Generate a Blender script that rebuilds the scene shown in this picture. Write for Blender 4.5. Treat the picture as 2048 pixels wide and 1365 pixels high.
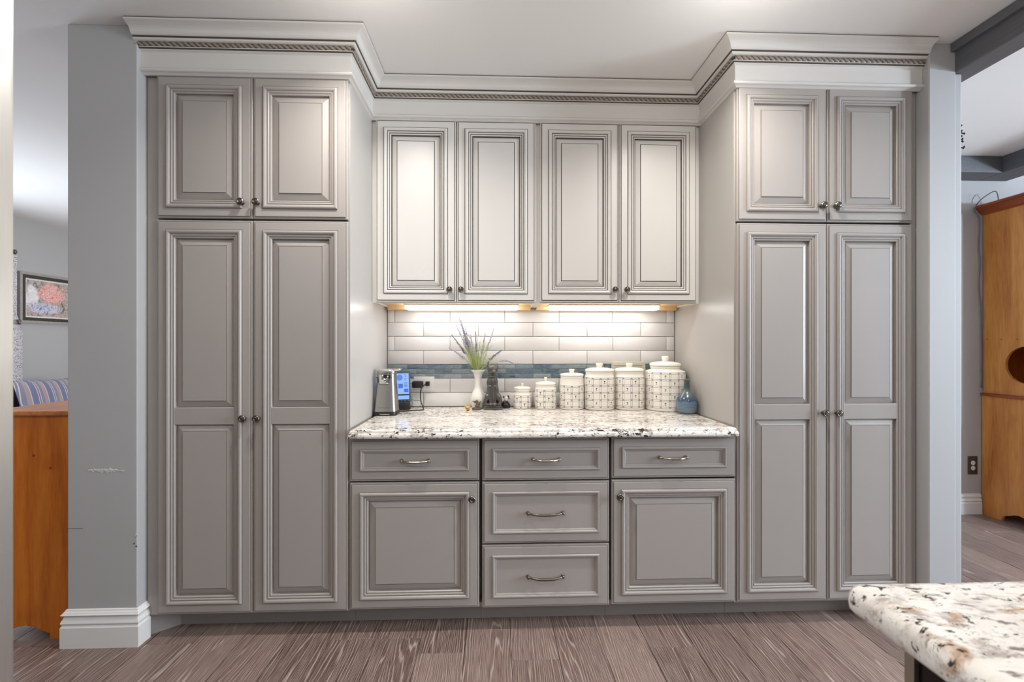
import bpy, bmesh, math, random
from mathutils import Vector, Matrix, Euler
PI = math.pi
random.seed(7)
S = bpy.context.scene
C = S.collection
for o in list(bpy.data.objects): bpy.data.objects.remove(o)

# ------------------------------------------------------------------ camera
cam = bpy.data.cameras.new('camera'); camo = bpy.data.objects.new('camera', cam); C.objects.link(camo)
camo.location = (0, 0, 1.275)
camo.rotation_euler = (PI/2, 0, -math.atan(900*4.0e-5))
cam.sensor_width = 36; cam.lens = 36*900/2048
cam.shift_y = 7.5/2048
cam.clip_start = 0.02
cam.dof.use_dof = True; cam.dof.focus_distance = 2.3; cam.dof.aperture_fstop = 5.6
S.camera = camo

# ------------------------------------------------------------------ light
w = bpy.data.worlds.new('daylight'); S.world = w; w.use_nodes = True
bg = w.node_tree.nodes['Background']
bg.inputs[0].default_value = (0.88, 0.93, 1.0, 1); bg.inputs[1].default_value = 0.27
def lamp(kind, loc, energy, color, size=0.1, rot=(0,0,0), size_y=None, spread=None):
    l = bpy.data.lights.new('lamp', kind); o = bpy.data.objects.new('lamp', l); C.objects.link(o)
    o.location = loc; o.rotation_euler = rot; l.energy = energy; l.color = color
    if kind == 'AREA':
        l.shape = 'RECTANGLE' if size_y else 'DISK'; l.size = size
        if size_y: l.size_y = size_y
        if spread: l.spread = spread
    else: l.shadow_soft_size = size
    return o
WARM = (1.0, 0.965, 0.922); COOL = (0.76, 0.87, 1.0)
for (x, y, e, p) in ((-0.50, 1.62, 11, 3.0), (0.93, 1.62, 11, 3.0), (-0.50, 0.0, 3.5, 5.5), (0.93, 0.0, 2.6, 4.6), (-1.9, 0.3, 5.5, 5.5), (-0.50, -1.6, 3, 5.5), (0.93, -1.6, 3, 5.5)):
    lamp('AREA', (x, y, 2.60), e, WARM, 0.09, spread=math.radians(144))                        # ceiling downlights of the kitchen
    lamp('POINT', (x, y-.08, 2.40), p, WARM, 0.05)                   # bare point added under each one, to brighten the ceiling
lamp('POINT', (4.35, 0.75, 2.22), 145, (.70,.84,1.0), 0.04)                   # dining room lamp
lamp('AREA', (6.2, 0.2, 1.5), 230, COOL, 1.6, (0, PI/2, 0), 1.5)     # dining room window
lamp('AREA', (-5.0, 3.4, 1.5), 60, COOL, 1.2, (0, -PI/2, 0), 1.3)    # living room window
lamp('AREA', (-1.4, 5.6, 1.45), 62, (.93,.96,1), 1.6, (0, PI/2, 0), 1.4)   # added fill from the unseen side, brightens the living room wall
lamp('POINT', (-3.3, 4.0, 1.5), 8, (.93,.96,1), 0.10)                # added unseen fill point, lifts the living room
vs = S.view_settings
vs.view_transform = 'Standard'; vs.look = 'None'; vs.gamma = 1; vs.exposure = 0.0
vs.use_curve_mapping = False

# ------------------------------------------------------------------ helpers
ORG = {}
def tag(o, label=None, cat=None, group=None, kind=None):
    if label: o['label'] = label
    if cat: o['category'] = cat
    if group: o['group'] = group
    if kind: o['kind'] = kind
    return o
def thing(name, label, cat, loc=(0,0,0), group=None):
    o = bpy.data.objects.new(name, None); C.objects.link(o); o.location = loc
    o.empty_display_size = 0.05
    ORG[o.name] = Vector(loc)
    return tag(o, label, cat, group)
def obj(name, V, F, mats, parent=None, mi=None, smooth=False, origin=None, label=None, angle=None):
    """one mesh object; V in world coordinates"""
    if origin is None: origin = ORG[parent.name] if parent else Vector((0,0,0))
    origin = Vector(origin)
    me = bpy.data.meshes.new(name)
    me.from_pydata([tuple(Vector(v)-origin) for v in V], [], F)
    for m in (mats if isinstance(mats, (list, tuple)) else [mats]): me.materials.append(m)
    if mi: me.polygons.foreach_set('material_index', mi)
    bm = bmesh.new(); bm.from_mesh(me); bmesh.ops.recalc_face_normals(bm, faces=bm.faces); bm.to_mesh(me); bm.free()
    if smooth or angle:
        me.polygons.foreach_set('use_smooth', [True]*len(me.polygons))
        if angle: me.set_sharp_from_angle(angle=math.radians(angle))
    for p in me.polygons:
        if p.loop_total>12: p.use_smooth=False
    me.update()
    o = bpy.data.objects.new(name, me); C.objects.link(o)
    if parent:
        o.parent = parent
        o.location = origin - ORG[parent.name]
    else: o.location = origin
    ORG[o.name] = origin
    if label: o['label'] = label
    return o
def struct(name, V, F, m, label=None, **k):
    o = obj(name, V, F, m, **k)
    if not o.parent: o['kind'] = 'structure'
    if label: o['label'] = label
    return o
BOXF = [(0,3,2,1),(4,5,6,7),(0,1,5,4),(1,2,6,5),(2,3,7,6),(3,0,4,7)]
def boxv(x0,x1,y0,y1,z0,z1):
    return [(x0,y0,z0),(x1,y0,z0),(x1,y1,z0),(x0,y1,z0),(x0,y0,z1),(x1,y0,z1),(x1,y1,z1),(x0,y1,z1)]
class MB:
    def __init__(s): s.V=[]; s.F=[]; s.M=[]
    def add(s, V, F, m=0):
        n=len(s.V); s.V+= [tuple(v) for v in V]; s.F+=[tuple(i+n for i in f) for f in F]; s.M+=[m]*len(F); return s
    def box(s,x0,x1,y0,y1,z0,z1,m=0,T=None,bev=0):
        if bev:
            V,F=bevbox(x0,x1,y0,y1,z0,z1,bev)
        else: V,F=boxv(x0,x1,y0,y1,z0,z1),BOXF
        if T: V=[T@Vector(v) for v in V]
        return s.add(V,F,m)
    def lathe(s,prof,c,seg=32,axis='Z',m=0,T=None):
        V,F=lathe(prof,c,seg,axis)
        if T: V=[T@Vector(v) for v in V]
        return s.add(V,F,m)
    def tube(s,P,r,seg=8,m=0):
        V,F=tube(P,r,seg); return s.add(V,F,m)
    def build(s,name,mats,parent=None,**k):
        return obj(name,s.V,s.F,mats,parent,mi=s.M,**k)
def bevbox(x0,x1,y0,y1,z0,z1,b,seg=2):
    bm=bmesh.new(); vs_=[bm.verts.new(v) for v in boxv(x0,x1,y0,y1,z0,z1)]
    for f in BOXF: bm.faces.new([vs_[i] for i in f])
    bmesh.ops.bevel(bm,geom=list(bm.edges),offset=b,segments=seg,affect='EDGES',profile=0.5)
    bm.verts.index_update()
    V=[tuple(v.co) for v in bm.verts]; F=[tuple(v.index for v in f.verts) for f in bm.faces]; bm.free(); return V,F
def lathe(prof,c,seg=32,axis='Z'):
    """prof: list of (r, t) along the axis; axis 'Z' up or '-Y' towards the room"""
    V=[];F=[]
    for r,t in prof:
        for i in range(seg):
            a=2*PI*i/seg; u,v=r*math.cos(a),r*math.sin(a)
            if axis=='Z': V.append((c[0]+u,c[1]+v,c[2]+t))
            elif axis=='-Y': V.append((c[0]+u,c[1]-t,c[2]+v))
            else: V.append((c[0]-t,c[1]+u,c[2]+v))
    n=len(prof)
    for j in range(n-1):
        for i in range(seg):
            k=(i+1)%seg; F.append((j*seg+i,j*seg+k,(j+1)*seg+k,(j+1)*seg+i))
    F.append(tuple(range(seg))); F.append(tuple((n-1)*seg+i for i in range(seg)))
    return V,F
def tube(P,r,seg=8):
    P=[Vector(p) for p in P]; V=[];F=[]; n=len(P)
    R=r if isinstance(r,(list,tuple)) else [r]*n
    up=Vector((0,0,1)); prev=None
    for i,p in enumerate(P):
        t=(P[min(i+1,n-1)]-P[max(i-1,0)]).normalized()
        if prev is None:
            a=t.cross(up if abs(t.z)<.95 else Vector((1,0,0))).normalized()
        else: a=(prev-t*prev.dot(t)).normalized()
        prev=a; b=t.cross(a)
        for k in range(seg):
            q=2*PI*k/seg; V.append(p+(a*math.cos(q)+b*math.sin(q))*R[i])
    for i in range(n-1):
        for k in range(seg):
            l=(k+1)%seg; F.append((i*seg+k,i*seg+l,(i+1)*seg+l,(i+1)*seg+k))
    F.append(tuple(range(seg))); F.append(tuple((n-1)*seg+k for k in range(seg)))
    return V,F
def spline(P,n=8):
    P=[Vector(p) for p in P]; out=[]
    for i in range(len(P)-1):
        p0=P[max(i-1,0)];p1=P[i];p2=P[i+1];p3=P[min(i+2,len(P)-1)]
        for j in range(n):
            t=j/n; out.append(0.5*((2*p1)+(p2-p0)*t+(2*p0-5*p1+4*p2-p3)*t*t+(3*p1-p0-3*p2+p3)*t**3))
    out.append(P[-1]); return out
def prism(poly, y0, y1, plane='XZ'):
    """extrude a 2D outline; plane XZ extruded along Y, YZ along X, XY along Z"""
    n=len(poly)
    f={'XZ':lambda p,d:(p[0],d,p[1]),'YZ':lambda p,d:(d,p[0],p[1]),'XY':lambda p,d:(p[0],p[1],d)}[plane]
    V=[f(p,y0) for p in poly]+[f(p,y1) for p in poly]
    F=[tuple(range(n)),tuple(range(2*n-1,n-1,-1))]+[(i,(i+1)%n,n+(i+1)%n,n+i) for i in range(n)]
    return V,F
def sweep(prof, path, norms, closed=False):
    """prof [(p,z)], path base points [(x,y)], norms outward offset per path point (mitre vectors)"""
    V=[];F=[];n=len(prof)
    for (x,y),(nx,ny) in zip(path,norms):
        for p,z in prof: V.append((x+nx*p,y+ny*p,z))
    for i in range(len(path)-1):
        for j in range(n-1):
            F.append((i*n+j,i*n+j+1,(i+1)*n+j+1,(i+1)*n+j))
    F.append(tuple(range(n))); F.append(tuple((len(path)-1)*n+j for j in range(n)))
    return V,F
def blob(name, parts, m, parent, voxel=0.004, smooth=6, origin=None):
    """fuse ellipsoids / capsules into one continuous skin.  parts: ('e',c,r[,rot]) or ('c',a,b,ra,rb)"""
    bm=bmesh.new()
    for p in parts:
        if p[0]=='e':
            M=Matrix.Translation(p[1])@(p[3].to_matrix().to_4x4() if len(p)>3 else Matrix())@Matrix.Diagonal((*p[2],1))
            bmesh.ops.create_uvsphere(bm,u_segments=16,v_segments=10,radius=1,matrix=M)
        else:
            V,F=tube([Vector(p[1]).lerp(Vector(p[2]),t/6) for t in range(7)],[p[3]+(p[4]-p[3])*t/6 for t in range(7)],12)
            vv=[bm.verts.new(v) for v in V]
            for f in F: bm.faces.new([vv[i] for i in f])
    me=bpy.data.meshes.new('t'); bm.to_mesh(me); bm.free()
    t=bpy.data.objects.new('t',me); C.objects.link(t)
    r=t.modifiers.new('r','REMESH'); r.mode='VOXEL'; r.voxel_size=voxel
    q=t.modifiers.new('s','SMOOTH'); q.iterations=smooth; q.factor=0.5
    dg=bpy.context.evaluated_depsgraph_get(); e=t.evaluated_get(dg).to_mesh()
    V=[tuple(v.co) for v in e.vertices]; F=[tuple(f.vertices) for f in e.polygons]
    bpy.data.objects.remove(t)
    return obj(name,V,F,m,parent,smooth=True,origin=origin)

# ------------------------------------------------------------------ materials
def srgb(r,g,b):
    f=lambda c:(c/255/12.92) if c/255<=.04045 else ((c/255+.055)/1.055)**2.4
    return (f(r),f(g),f(b),1)
class NT:
    def __init__(s,name):
        s.m=bpy.data.materials.new(name); s.m.use_nodes=True; s.t=s.m.node_tree; s.N=s.t.nodes; s.L=s.t.links
        s.b=s.N['Principled BSDF']
    def n(s,typ,**k):
        x=s.N.new(typ)
        for a,v in k.items():
            if a.startswith('i_'): x.inputs[a[2:].replace('_',' ')].default_value=v
            else: setattr(x,a,v)
        return x
    def l(s,a,b): s.L.new(a,b)
    def math(s,op,a,b=None,c=None,clamp=False):
        x=s.N.new('ShaderNodeMath'); x.operation=op; x.use_clamp=clamp
        for i,v in enumerate((a,b,c)):
            if v is None: continue
            if isinstance(v,(int,float)): x.inputs[i].default_value=v
            else: s.l(v,x.inputs[i])
        return x.outputs[0]
    def ramp(s,fac,stops,interp='LINEAR'):
        x=s.N.new('ShaderNodeValToRGB'); x.color_ramp.interpolation=interp
        e=x.color_ramp.elements
        while len(e)<len(stops): e.new(0.5)
        for i,(p,c) in enumerate(stops):
            e[i].position=p; e[i].color=c if len(c)==4 else (*c,1)
        s.l(fac,x.inputs[0]); return x.outputs[0]
    def mix(s,fac,a,b,mode='MIX'):
        x=s.N.new('ShaderNodeMix'); x.data_type='RGBA'; x.blend_type=mode
        for i,v in ((0,fac),(6,a),(7,b)):
            if isinstance(v,(int,float)): x.inputs[i].default_value=v
            elif isinstance(v,tuple): x.inputs[i].default_value=v
            else: s.l(v,x.inputs[i])
        return x.outputs[2]
    def coord(s,out='Object',scale=(1,1,1),rot=(0,0,0),loc=(0,0,0)):
        t=s.N.new('ShaderNodeTexCoord'); m=s.N.new('ShaderNodeMapping')
        m.inputs['Scale'].default_value=scale; m.inputs['Rotation'].default_value=rot; m.inputs['Location'].default_value=loc
        s.l(t.outputs[out],m.inputs[0]); return m.outputs[0]
    def noise(s,vec,scale=5,detail=3,rough=.5,dist=0):
        x=s.N.new('ShaderNodeTexNoise'); x.inputs['Scale'].default_value=scale; x.inputs['Detail'].default_value=detail
        x.inputs['Roughness'].default_value=rough; x.inputs['Distortion'].default_value=dist
        if vec is not None: s.l(vec,x.inputs['Vector'])
        return x
    def bump(s,h,strength=.1,dist=.002):
        x=s.N.new('ShaderNodeBump'); x.inputs['Strength'].default_value=strength; x.inputs['Distance'].default_value=dist
        s.l(h,x.inputs['Height']); s.l(x.outputs[0],s.b.inputs['Normal'])
    def set(s,color=None,rough=None,metal=None,**k):
        if color is not None:
            if isinstance(color,tuple): s.b.inputs['Base Color'].default_value=color
            else: s.l(color,s.b.inputs['Base Color'])
        if rough is not None:
            if isinstance(rough,(int,float)): s.b.inputs['Roughness'].default_value=rough
            else: s.l(rough,s.b.inputs['Roughness'])
        if metal is not None: s.b.inputs['Metallic'].default_value=metal
        for a,v in k.items(): s.b.inputs[a.replace('_',' ')].default_value=v
        return s.m
def plain(name,c,rough=.5,metal=0,bump=0,bscale=60,var=0,**k):
    t=NT(name)
    if var or bump:
        n=t.noise(t.coord(),bscale,4)
        if var:
            col=t.mix(n.outputs[0],tuple(v*(1-var) for v in c[:3])+(1,),tuple(min(1,v*(1+var)) for v in c[:3])+(1,))
        else: col=c
        if bump: t.bump(n.outputs[0],bump)
    else: col=c
    return t.set(col,rough,metal,**k)
M={}
M['grey']=plain('grey cabinet paint',srgb(169,162,156),.34,var=.02,bscale=9,bump=.02)
M['light']=plain('antique white cabinet paint',srgb(217,213,207),.36,var=.015,bscale=9)
M['endp_lit']=plain('grey end panel paint with bar light mixed in',srgb(186,181,175),.30,var=.015,bscale=9)  # cabinet grey made paler, so the light bars' glow is in the colour
M['glaze']=plain('brown grey glaze in the grooves',srgb(98,89,81),.5)
M['glaze_grey']=plain('darker grey glaze in the grooves',srgb(146,138,131),.45)
M['ropeglaze']=plain('umber glaze on rope carving',srgb(86,74,64),.5)
M['rope']=plain('rope carving paint',srgb(146,134,122),.45)
M['toe']=plain('toe kick paint',srgb(150,143,137),.5)
M['maple']=plain('maple plywood',srgb(226,190,140),.5,var=.06,bscale=12)
M['wall']=plain('grey wall paint',srgb(182,181,180),.6,bump=.05,bscale=180,var=.008)
M['ceil']=plain('flat white ceiling paint',srgb(238,236,233),.8,var=.01,bscale=2)
M['trim']=plain('white trim paint',srgb(232,230,226),.4)
M['beam']=None
M['pewter']=plain('aged pewter',srgb(120,112,104),.32,1.0,var=.25,bscale=90)
M['bronze']=plain('worn bronze pull',srgb(176,164,150),.27,1.0,var=.35,bscale=70)
M['black']=plain('black plastic',srgb(26,25,25),.35)
M['tilegrout']=plain('grey beige grout',srgb(200,195,186),.8)
M['white_plastic']=plain('white plastic',srgb(238,236,232),.35)
M['cream']=plain('cream glazed stoneware',srgb(238,232,220),.14,Coat_Weight=.3)
M['paper']=plain('white paper',srgb(236,234,228),.6)

def wood(name,dark,mid,lite,axis='Z',scale=1.0,rough=.35):
    t=NT(name)
    sc={'Z':(6,6,.55),'X':(.55,6,6),'Y':(6,.55,6)}[axis]
    v=t.coord(scale=tuple(a*scale for a in sc))
    n=t.noise(v,2.2,5,.6,.8); f=t.noise(t.coord(scale=tuple(a*scale*7 for a in sc)),3,3,.6)
    c=t.ramp(n.outputs[0],[(.28,dark),(.5,mid),(.74,lite)])
    c=t.mix(.22,c,t.ramp(f.outputs[0],[(.35,dark),(.65,lite)]))
    k=t.noise(t.coord(scale=(5,5,3.2)),1.3,1)
    c=t.mix(t.ramp(k.outputs[0],[(.70,(0,0,0,1)),(.76,(.35,.35,.35,1))]),c,dark)
    t.bump(f.outputs[0],.04)
    return t.set(c,rough)
M['pine']=wood('orange pine',srgb(176,84,10),srgb(216,118,24),srgb(232,142,44))
M['pinetop']=wood('orange pine top',srgb(176,98,44),srgb(214,136,76),srgb(226,152,92),'Y')
M['maplewood']=wood('honey maple',srgb(168,92,36),srgb(208,136,62),srgb(228,164,88),scale=.8)
M['cherry']=wood('reddish stained trim',srgb(118,48,18),srgb(156,74,32),srgb(176,92,44),'Y')
def beam_mat():
    t=NT('charcoal painted beam'); n=t.noise(t.coord(scale=(30,2,30)),3,4)
    t.bump(n.outputs[0],.25,.004); return t.set(t.mix(n.outputs[0],srgb(84,85,88),srgb(108,109,113)),.55)
M['beam']=beam_mat()

def granite(name='white granite',k=1.0,th=0.0):
    t=NT(name)
    v=t.coord(scale=(.62*k,1.25*k,k),rot=(0,0,math.radians(24)))
    w0=t.noise(v,9,3); wv=t.n('ShaderNodeVectorMath',operation='MULTIPLY_ADD')
    t.l(w0.outputs[1],wv.inputs[0]); wv.inputs[1].default_value=(.06,.06,.06); t.l(v,wv.inputs[2]); v=wv.outputs[0]
    base=t.ramp(t.noise(v,13,5,.6).outputs[0],[(.3,srgb(206,194,182)),(.45,srgb(230,224,215)),(.7,srgb(240,237,231))])
    zone=t.noise(v,6,2,.5); zs=t.math('MULTIPLY',t.math('SUBTRACT',zone.outputs[0],.5),.36)
    grey=t.noise(v,40,5,.7); g=t.math('ADD',grey.outputs[0],t.math('MULTIPLY',zs,.5)); c=t.mix(t.ramp(g,[(.52,(0,0,0,1)),(.64,(.8,.8,.8,1))]),base,srgb(160,146,138))
    tan=t.noise(v,22,4,.6,.6); c=t.mix(t.ramp(tan.outputs[0],[(.62-th*.9,(0,0,0,1)),(.72-th*.9,(.85,.85,.85,1))]),c,srgb(172,128,80))
    burg=t.noise(v,70,3,.6); c=t.mix(t.ramp(burg.outputs[0],[(.60,(0,0,0,1)),(.69,(.85,.85,.85,1))]),c,srgb(116,96,90))
    dk=t.noise(v,74,4,.65,.4)
    d=t.math('ADD',dk.outputs[0],zs)
    c=t.mix(t.ramp(d,[(.565+th,(0,0,0,1)),(.615+th,(1,1,1,1))]),c,srgb(54,47,44))
    d2=t.noise(v,30,4,.65,.4)
    c=t.mix(t.ramp(d2.outputs[0],[(.64+th*.6,(0,0,0,1)),(.69+th*.6,(1,1,1,1))]),c,srgb(66,58,56))
    return t.set(c,.09,Specular_IOR_Level=.5)
M['granite']=granite()
M['granite_island']=granite('white granite with sparser flecks',.85,.045)

def floorwood():
    t=NT('cerused oak plank')
    tc=t.n('ShaderNodeTexCoord'); oi=t.n('ShaderNodeObjectInfo')
    off=t.n('ShaderNodeCombineXYZ')
    t.l(t.math('MULTIPLY',oi.outputs['Random'],37.0),off.inputs[0]); t.l(t.math('MULTIPLY',oi.outputs['Random'],91.0),off.inputs[1])
    ad=t.n('ShaderNodeVectorMath',operation='ADD'); t.l(tc.outputs['Object'],ad.inputs[0]); t.l(off.outputs[0],ad.inputs[1])
    mp=t.n('ShaderNodeMapping'); mp.inputs['Scale'].default_value=(6,.42,1); t.l(ad.outputs[0],mp.inputs[0])
    big=t.noise(mp.outputs[0],1.1,2,.5,.2)
    sx=t.n('ShaderNodeSeparateXYZ'); t.l(ad.outputs[0],sx.inputs[0])
    wob=t.noise(mp.outputs[0],4,3,.6)
    val=t.math('ADD',t.math('MULTIPLY',big.outputs[0],24.0),t.math('ADD',t.math('MULTIPLY',sx.outputs[0],100.0),t.math('MULTIPLY',wob.outputs[0],2.2)))
    fr=t.math('PINGPONG',val,0.5)
    line=t.ramp(fr,[(0.0,(1,1,1,1)),(.07,(.7,.7,.7,1)),(.17,(0,0,0,1))])
    mp2=t.n('ShaderNodeMapping'); mp2.inputs['Scale'].default_value=(330,9,1); t.l(ad.outputs[0],mp2.inputs[0])
    pore=t.noise(mp2.outputs[0],1,3,.7)
    tone=t.ramp(oi.outputs['Random'],[(0,srgb(86,64,56)),(.35,srgb(100,77,68)),(.7,srgb(114,90,81)),(1,srgb(140,117,106))])
    shade=t.noise(mp.outputs[0],.9,2)
    c=t.mix(t.ramp(shade.outputs[0],[(.35,(.0,.0,.0,1)),(.7,(.4,.4,.4,1))]),tone,srgb(84,62,55))
    c=t.mix(t.ramp(pore.outputs[0],[(.42,(0,0,0,1)),(.66,(.55,.55,.55,1))]),c,srgb(172,152,142))
    c=t.mix(t.ramp(pore.outputs[0],[(.30,(.5,.5,.5,1)),(.44,(0,0,0,1))]),c,srgb(68,50,44))
    brk=t.noise(mp2.outputs[0],.5,2)
    c=t.mix(t.math('MULTIPLY',line,t.ramp(brk.outputs[0],[(.3,(.25,.25,.25,1)),(.65,(.7,.7,.7,1))])),c,srgb(206,192,182))
    t.bump(pore.outputs[0],.06); return t.set(c,.42)
M['floor']=floorwood()
M['gap']=plain('dark plank joint',srgb(60,46,42),.8)

def steel(name='brushed stainless',c=srgb(180,176,171),rough=.3,sc=(2,2,260)):
    t=NT(name); n=t.noise(t.coord(scale=sc),3,3,.6)
    t.bump(n.outputs[0],.05); return t.set(t.mix(n.outputs[0],tuple(x*.88 for x in c[:3])+(1,),c),rough,1.0)
M['steel']=steel(); M['fridge']=steel('brushed fridge steel',srgb(236,234,230),.42,(3,160,3))
M['mirror']=plain('polished chrome',srgb(225,224,222),.12,1.0)

def tile_mat():
    t=NT('white wavy ceramic tile'); oi=t.n('ShaderNodeObjectInfo')
    n=t.noise(t.coord(scale=(6,6,14)),1.6,2); t.bump(n.outputs[0],.22,.006)
    return t.set(t.ramp(oi.outputs['Random'],[(0,srgb(226,222,218)),(1,srgb(236,233,230))]),.13)
M['tile']=tile_mat()
def glass_tile():
    t=NT('blue watercolour glass mosaic'); tc=t.n('ShaderNodeTexCoord'); oi=t.n('ShaderNodeObjectInfo')
    off=t.n('ShaderNodeCombineXYZ')
    for i in range(3): t.l(t.math('MULTIPLY',oi.outputs['Random'],(53.,29.,71.)[i]),off.inputs[i])
    ad=t.n('ShaderNodeVectorMath',operation='ADD'); t.l(tc.outputs['Object'],ad.inputs[0]); t.l(off.outputs[0],ad.inputs[1])
    mp=t.n('ShaderNodeMapping'); mp.inputs['Scale'].default_value=(13,13,45); t.l(ad.outputs[0],mp.inputs[0])
    n=t.noise(mp.outputs[0],1.4,4,.6,1.2)
    a=t.ramp(n.outputs[0],[(.25,srgb(40,62,82)),(.38,srgb(84,116,140)),(.5,srgb(138,162,174)),(.66,srgb(186,196,196)),(.85,srgb(112,136,138))])
    b=t.ramp(oi.outputs['Random'],[(0,srgb(46,66,84)),(.18,srgb(96,118,136)),(.3,srgb(172,176,174)),(.42,srgb(54,76,92)),(.55,srgb(138,152,160)),(.68,srgb(78,100,112)),(.8,srgb(186,188,182)),(.92,srgb(66,90,112)),(1,srgb(116,136,142))])
    return t.set(t.mix(.62,a,b),.08,Coat_Weight=.4)
M['glass']=glass_tile()

def canister_mat(name,n,rows,z0,z1,R):
    """cream glaze with a printed double line check and a small tulip in every other square"""
    t=NT(name); tc=t.n('ShaderNodeTexCoord'); sx=t.n('ShaderNodeSeparateXYZ'); t.l(tc.outputs['Object'],sx.inputs[0])
    ang=t.math('ARCTAN2',sx.outputs[0],t.math('MULTIPLY',sx.outputs[1],-1.0))
    u=t.math('ADD',t.math('MULTIPLY',ang,n/(2*PI)),n+.27)
    ch=(z1-z0)/rows
    v=t.math('DIVIDE',t.math('SUBTRACT',sx.outputs[2],z0),ch)
    cw=2*PI*R/n
    fu=t.math('ABSOLUTE',t.math('SUBTRACT',t.math('FRACT',t.math('ADD',u,.5)),.5))
    fv=t.math('ABSOLUTE',t.math('SUBTRACT',t.math('FRACT',t.math('ADD',v,.5)),.5))
    du=t.math('MULTIPLY',fu,cw); dv=t.math('MULTIPLY',fv,ch)
    ln=lambda d:t.math('LESS_THAN',t.math('ABSOLUTE',t.math('SUBTRACT',d,.0040)),.0008)
    inb=t.math('MULTIPLY',t.math('GREATER_THAN',sx.outputs[2],z0-.005),t.math('LESS_THAN',sx.outputs[2],z1+.005))
    lines=t.math('MULTIPLY',t.math('MAXIMUM',ln(du),ln(dv)),inb)
    dots=t.math('MULTIPLY',t.math('MULTIPLY',t.math('LESS_THAN',du,.0036),t.math('LESS_THAN',dv,.0036)),inb)
    par=t.math('MODULO',t.math('ADD',t.math('FLOOR',u),t.math('FLOOR',v)),2.0)
    cu=t.math('MULTIPLY',t.math('SUBTRACT',t.math('FRACT',u),.5),cw); cv=t.math('MULTIPLY',t.math('SUBTRACT',t.math('FRACT',v),.5),ch)
    def disc(ox,oz,r):
        return t.math('LESS_THAN',t.math('ADD',t.math('POWER',t.math('SUBTRACT',cu,ox),2.0),t.math('POWER',t.math('SUBTRACT',cv,oz),2.0)),r*r)
    head=t.math('MAXIMUM',t.math('MAXIMUM',disc(-.0022,.005,.0026),disc(.0022,.005,.0026)),disc(0,.0028,.0024))
    stem=t.math('MULTIPLY',t.math('LESS_THAN',t.math('ABSOLUTE',cu),.0009),t.math('LESS_THAN',t.math('ABSOLUTE',t.math('ADD',cv,.004)),.005))
    leaf=t.math('MAXIMUM',disc(-.0028,-.0055,.0014),disc(.0028,-.0055,.0014))
    mot=t.math('MULTIPLY',t.math('MULTIPLY',t.math('MAXIMUM',t.math('MAXIMUM',head,stem),leaf),t.math('GREATER_THAN',par,.5)),t.math('MULTIPLY',t.math('GREATER_THAN',sx.outputs[2],z0),t.math('LESS_THAN',sx.outputs[2],z1)))
    c=t.mix(lines,srgb(238,232,220),srgb(96,92,112))
    c=t.mix(t.math('MULTIPLY',dots,.6),c,srgb(96,92,108)); c=t.mix(mot,c,srgb(84,70,76))
    return t.set(c,.16,Coat_Weight=.25)

# ================================================================== ROOM SHELL
ZC=2.632
# floor: slab below, planks as pieces
fl=struct('floor',boxv(-6,7,-2.5,7.5,-.06,-.004),BOXF,M['gap'],'greyish brown oak plank floor')
PW=.194
pl_cache={}
def plank(x,y0,y1):
    L=round(y1-y0,3)
    if L not in pl_cache:
        g=.0009
        V,F=bevbox(-PW/2+g,PW/2-g,-L/2+g,L/2-g,-.02,0,.0012,1)
        me=bpy.data.meshes.new('plank'); me.from_pydata(V,[],F); me.materials.append(M['floor']); pl_cache[L]=me
    o=bpy.data.objects.new('plank',pl_cache[L]); C.objects.link(o); o.parent=fl
    o.location=(x,(y0+y1)/2,0)
rp=random.Random(3)
for k in range(-14,23):
    xc=.064+PW*(k+.5)
    if k==0: cuts=[.595,1.815,3.035,4.2]
    else:
        s=.3+rp.choice([0,.15,.35,.5,.62,.8,.95,1.05])-.6
        cuts=[s+1.22*i for i in range(4)]
    for a,b in zip(cuts,cuts[1:]):
        if b<.75 or a>3.4: continue
        if xc<1.9 and xc>-1.75 and a>2.12: continue
        plank(xc,a,b)
far=MB()
for a in ((-6,-2.68,-2.5,7.5),(-2.68,4.5,3.9,7.5),(4.52,7,-2.5,7.5),(-2.68,4.5,-2.5,-.4)): far.box(a[0],a[1],a[2],a[3],-.012,-.001)
far.build('far_flooring',[M['floor']],fl)
ce=struct('ceiling',boxv(-6,7,-2.5,7.5,ZC,ZC+.1),BOXF,M['ceil'],'flat white ceiling')
struct('wall_back',boxv(-1.52,1.945,2.712,2.85,0,ZC),BOXF,M['wall'],'wall behind the cabinets with tiled splashback')
WB=bpy.data.objects['wall_back']
# left pillar wall and right end wall
V,F=bevbox(-1.808,-1.522,1.967,3.2,0,ZC,.004,2)
WL=struct('wall_left',V,F,M['wall'],'grey painted end wall left of the tall cabinets')
mb=MB(); mb.box(1.947,2.072,1.955,3.4,0,ZC,bev=.004); mb.box(2.066,2.108,1.962,3.4,0,2.502,bev=.006)
WR=mb.build('wall_right',[M['wall']]); tag(WR,'grey painted end wall right of the tall cabinets',kind='structure')
# scuffs on the left wall: chipped plaster
sc=MB(); rs=random.Random(5)
for i in range(26):
    t=i/25; x=-1.722+.145*t; z=.742+rs.uniform(-.003,.003); hgt=(.003+.006*math.sin(PI*min(1,t*1.2)))*rs.uniform(.6,1.2)
    sc.lathe([(hgt,0),(hgt*.8,.0012),(0.0002,.0018)],(x,1.9672,z),8,'-Y')
for i in range(16):
    x=-1.528+rs.uniform(-.008,.004); z=.44+rs.uniform(-.03,.03); r=rs.uniform(.002,.006)
    sc.lathe([(r,0),(r*.7,.001),(0.0002,.0014)],(x,1.9672,z),7,'-Y',m=0 if rs.random()<.7 else 1)
sc.box(-1.806,-1.745,1.9665,1.9675,.4975,.4990,1)
sc.build('scuff',[plain('bare plaster',srgb(200,198,194),.8),plain('dark chip',srgb(90,86,82),.8)],WL)
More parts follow.
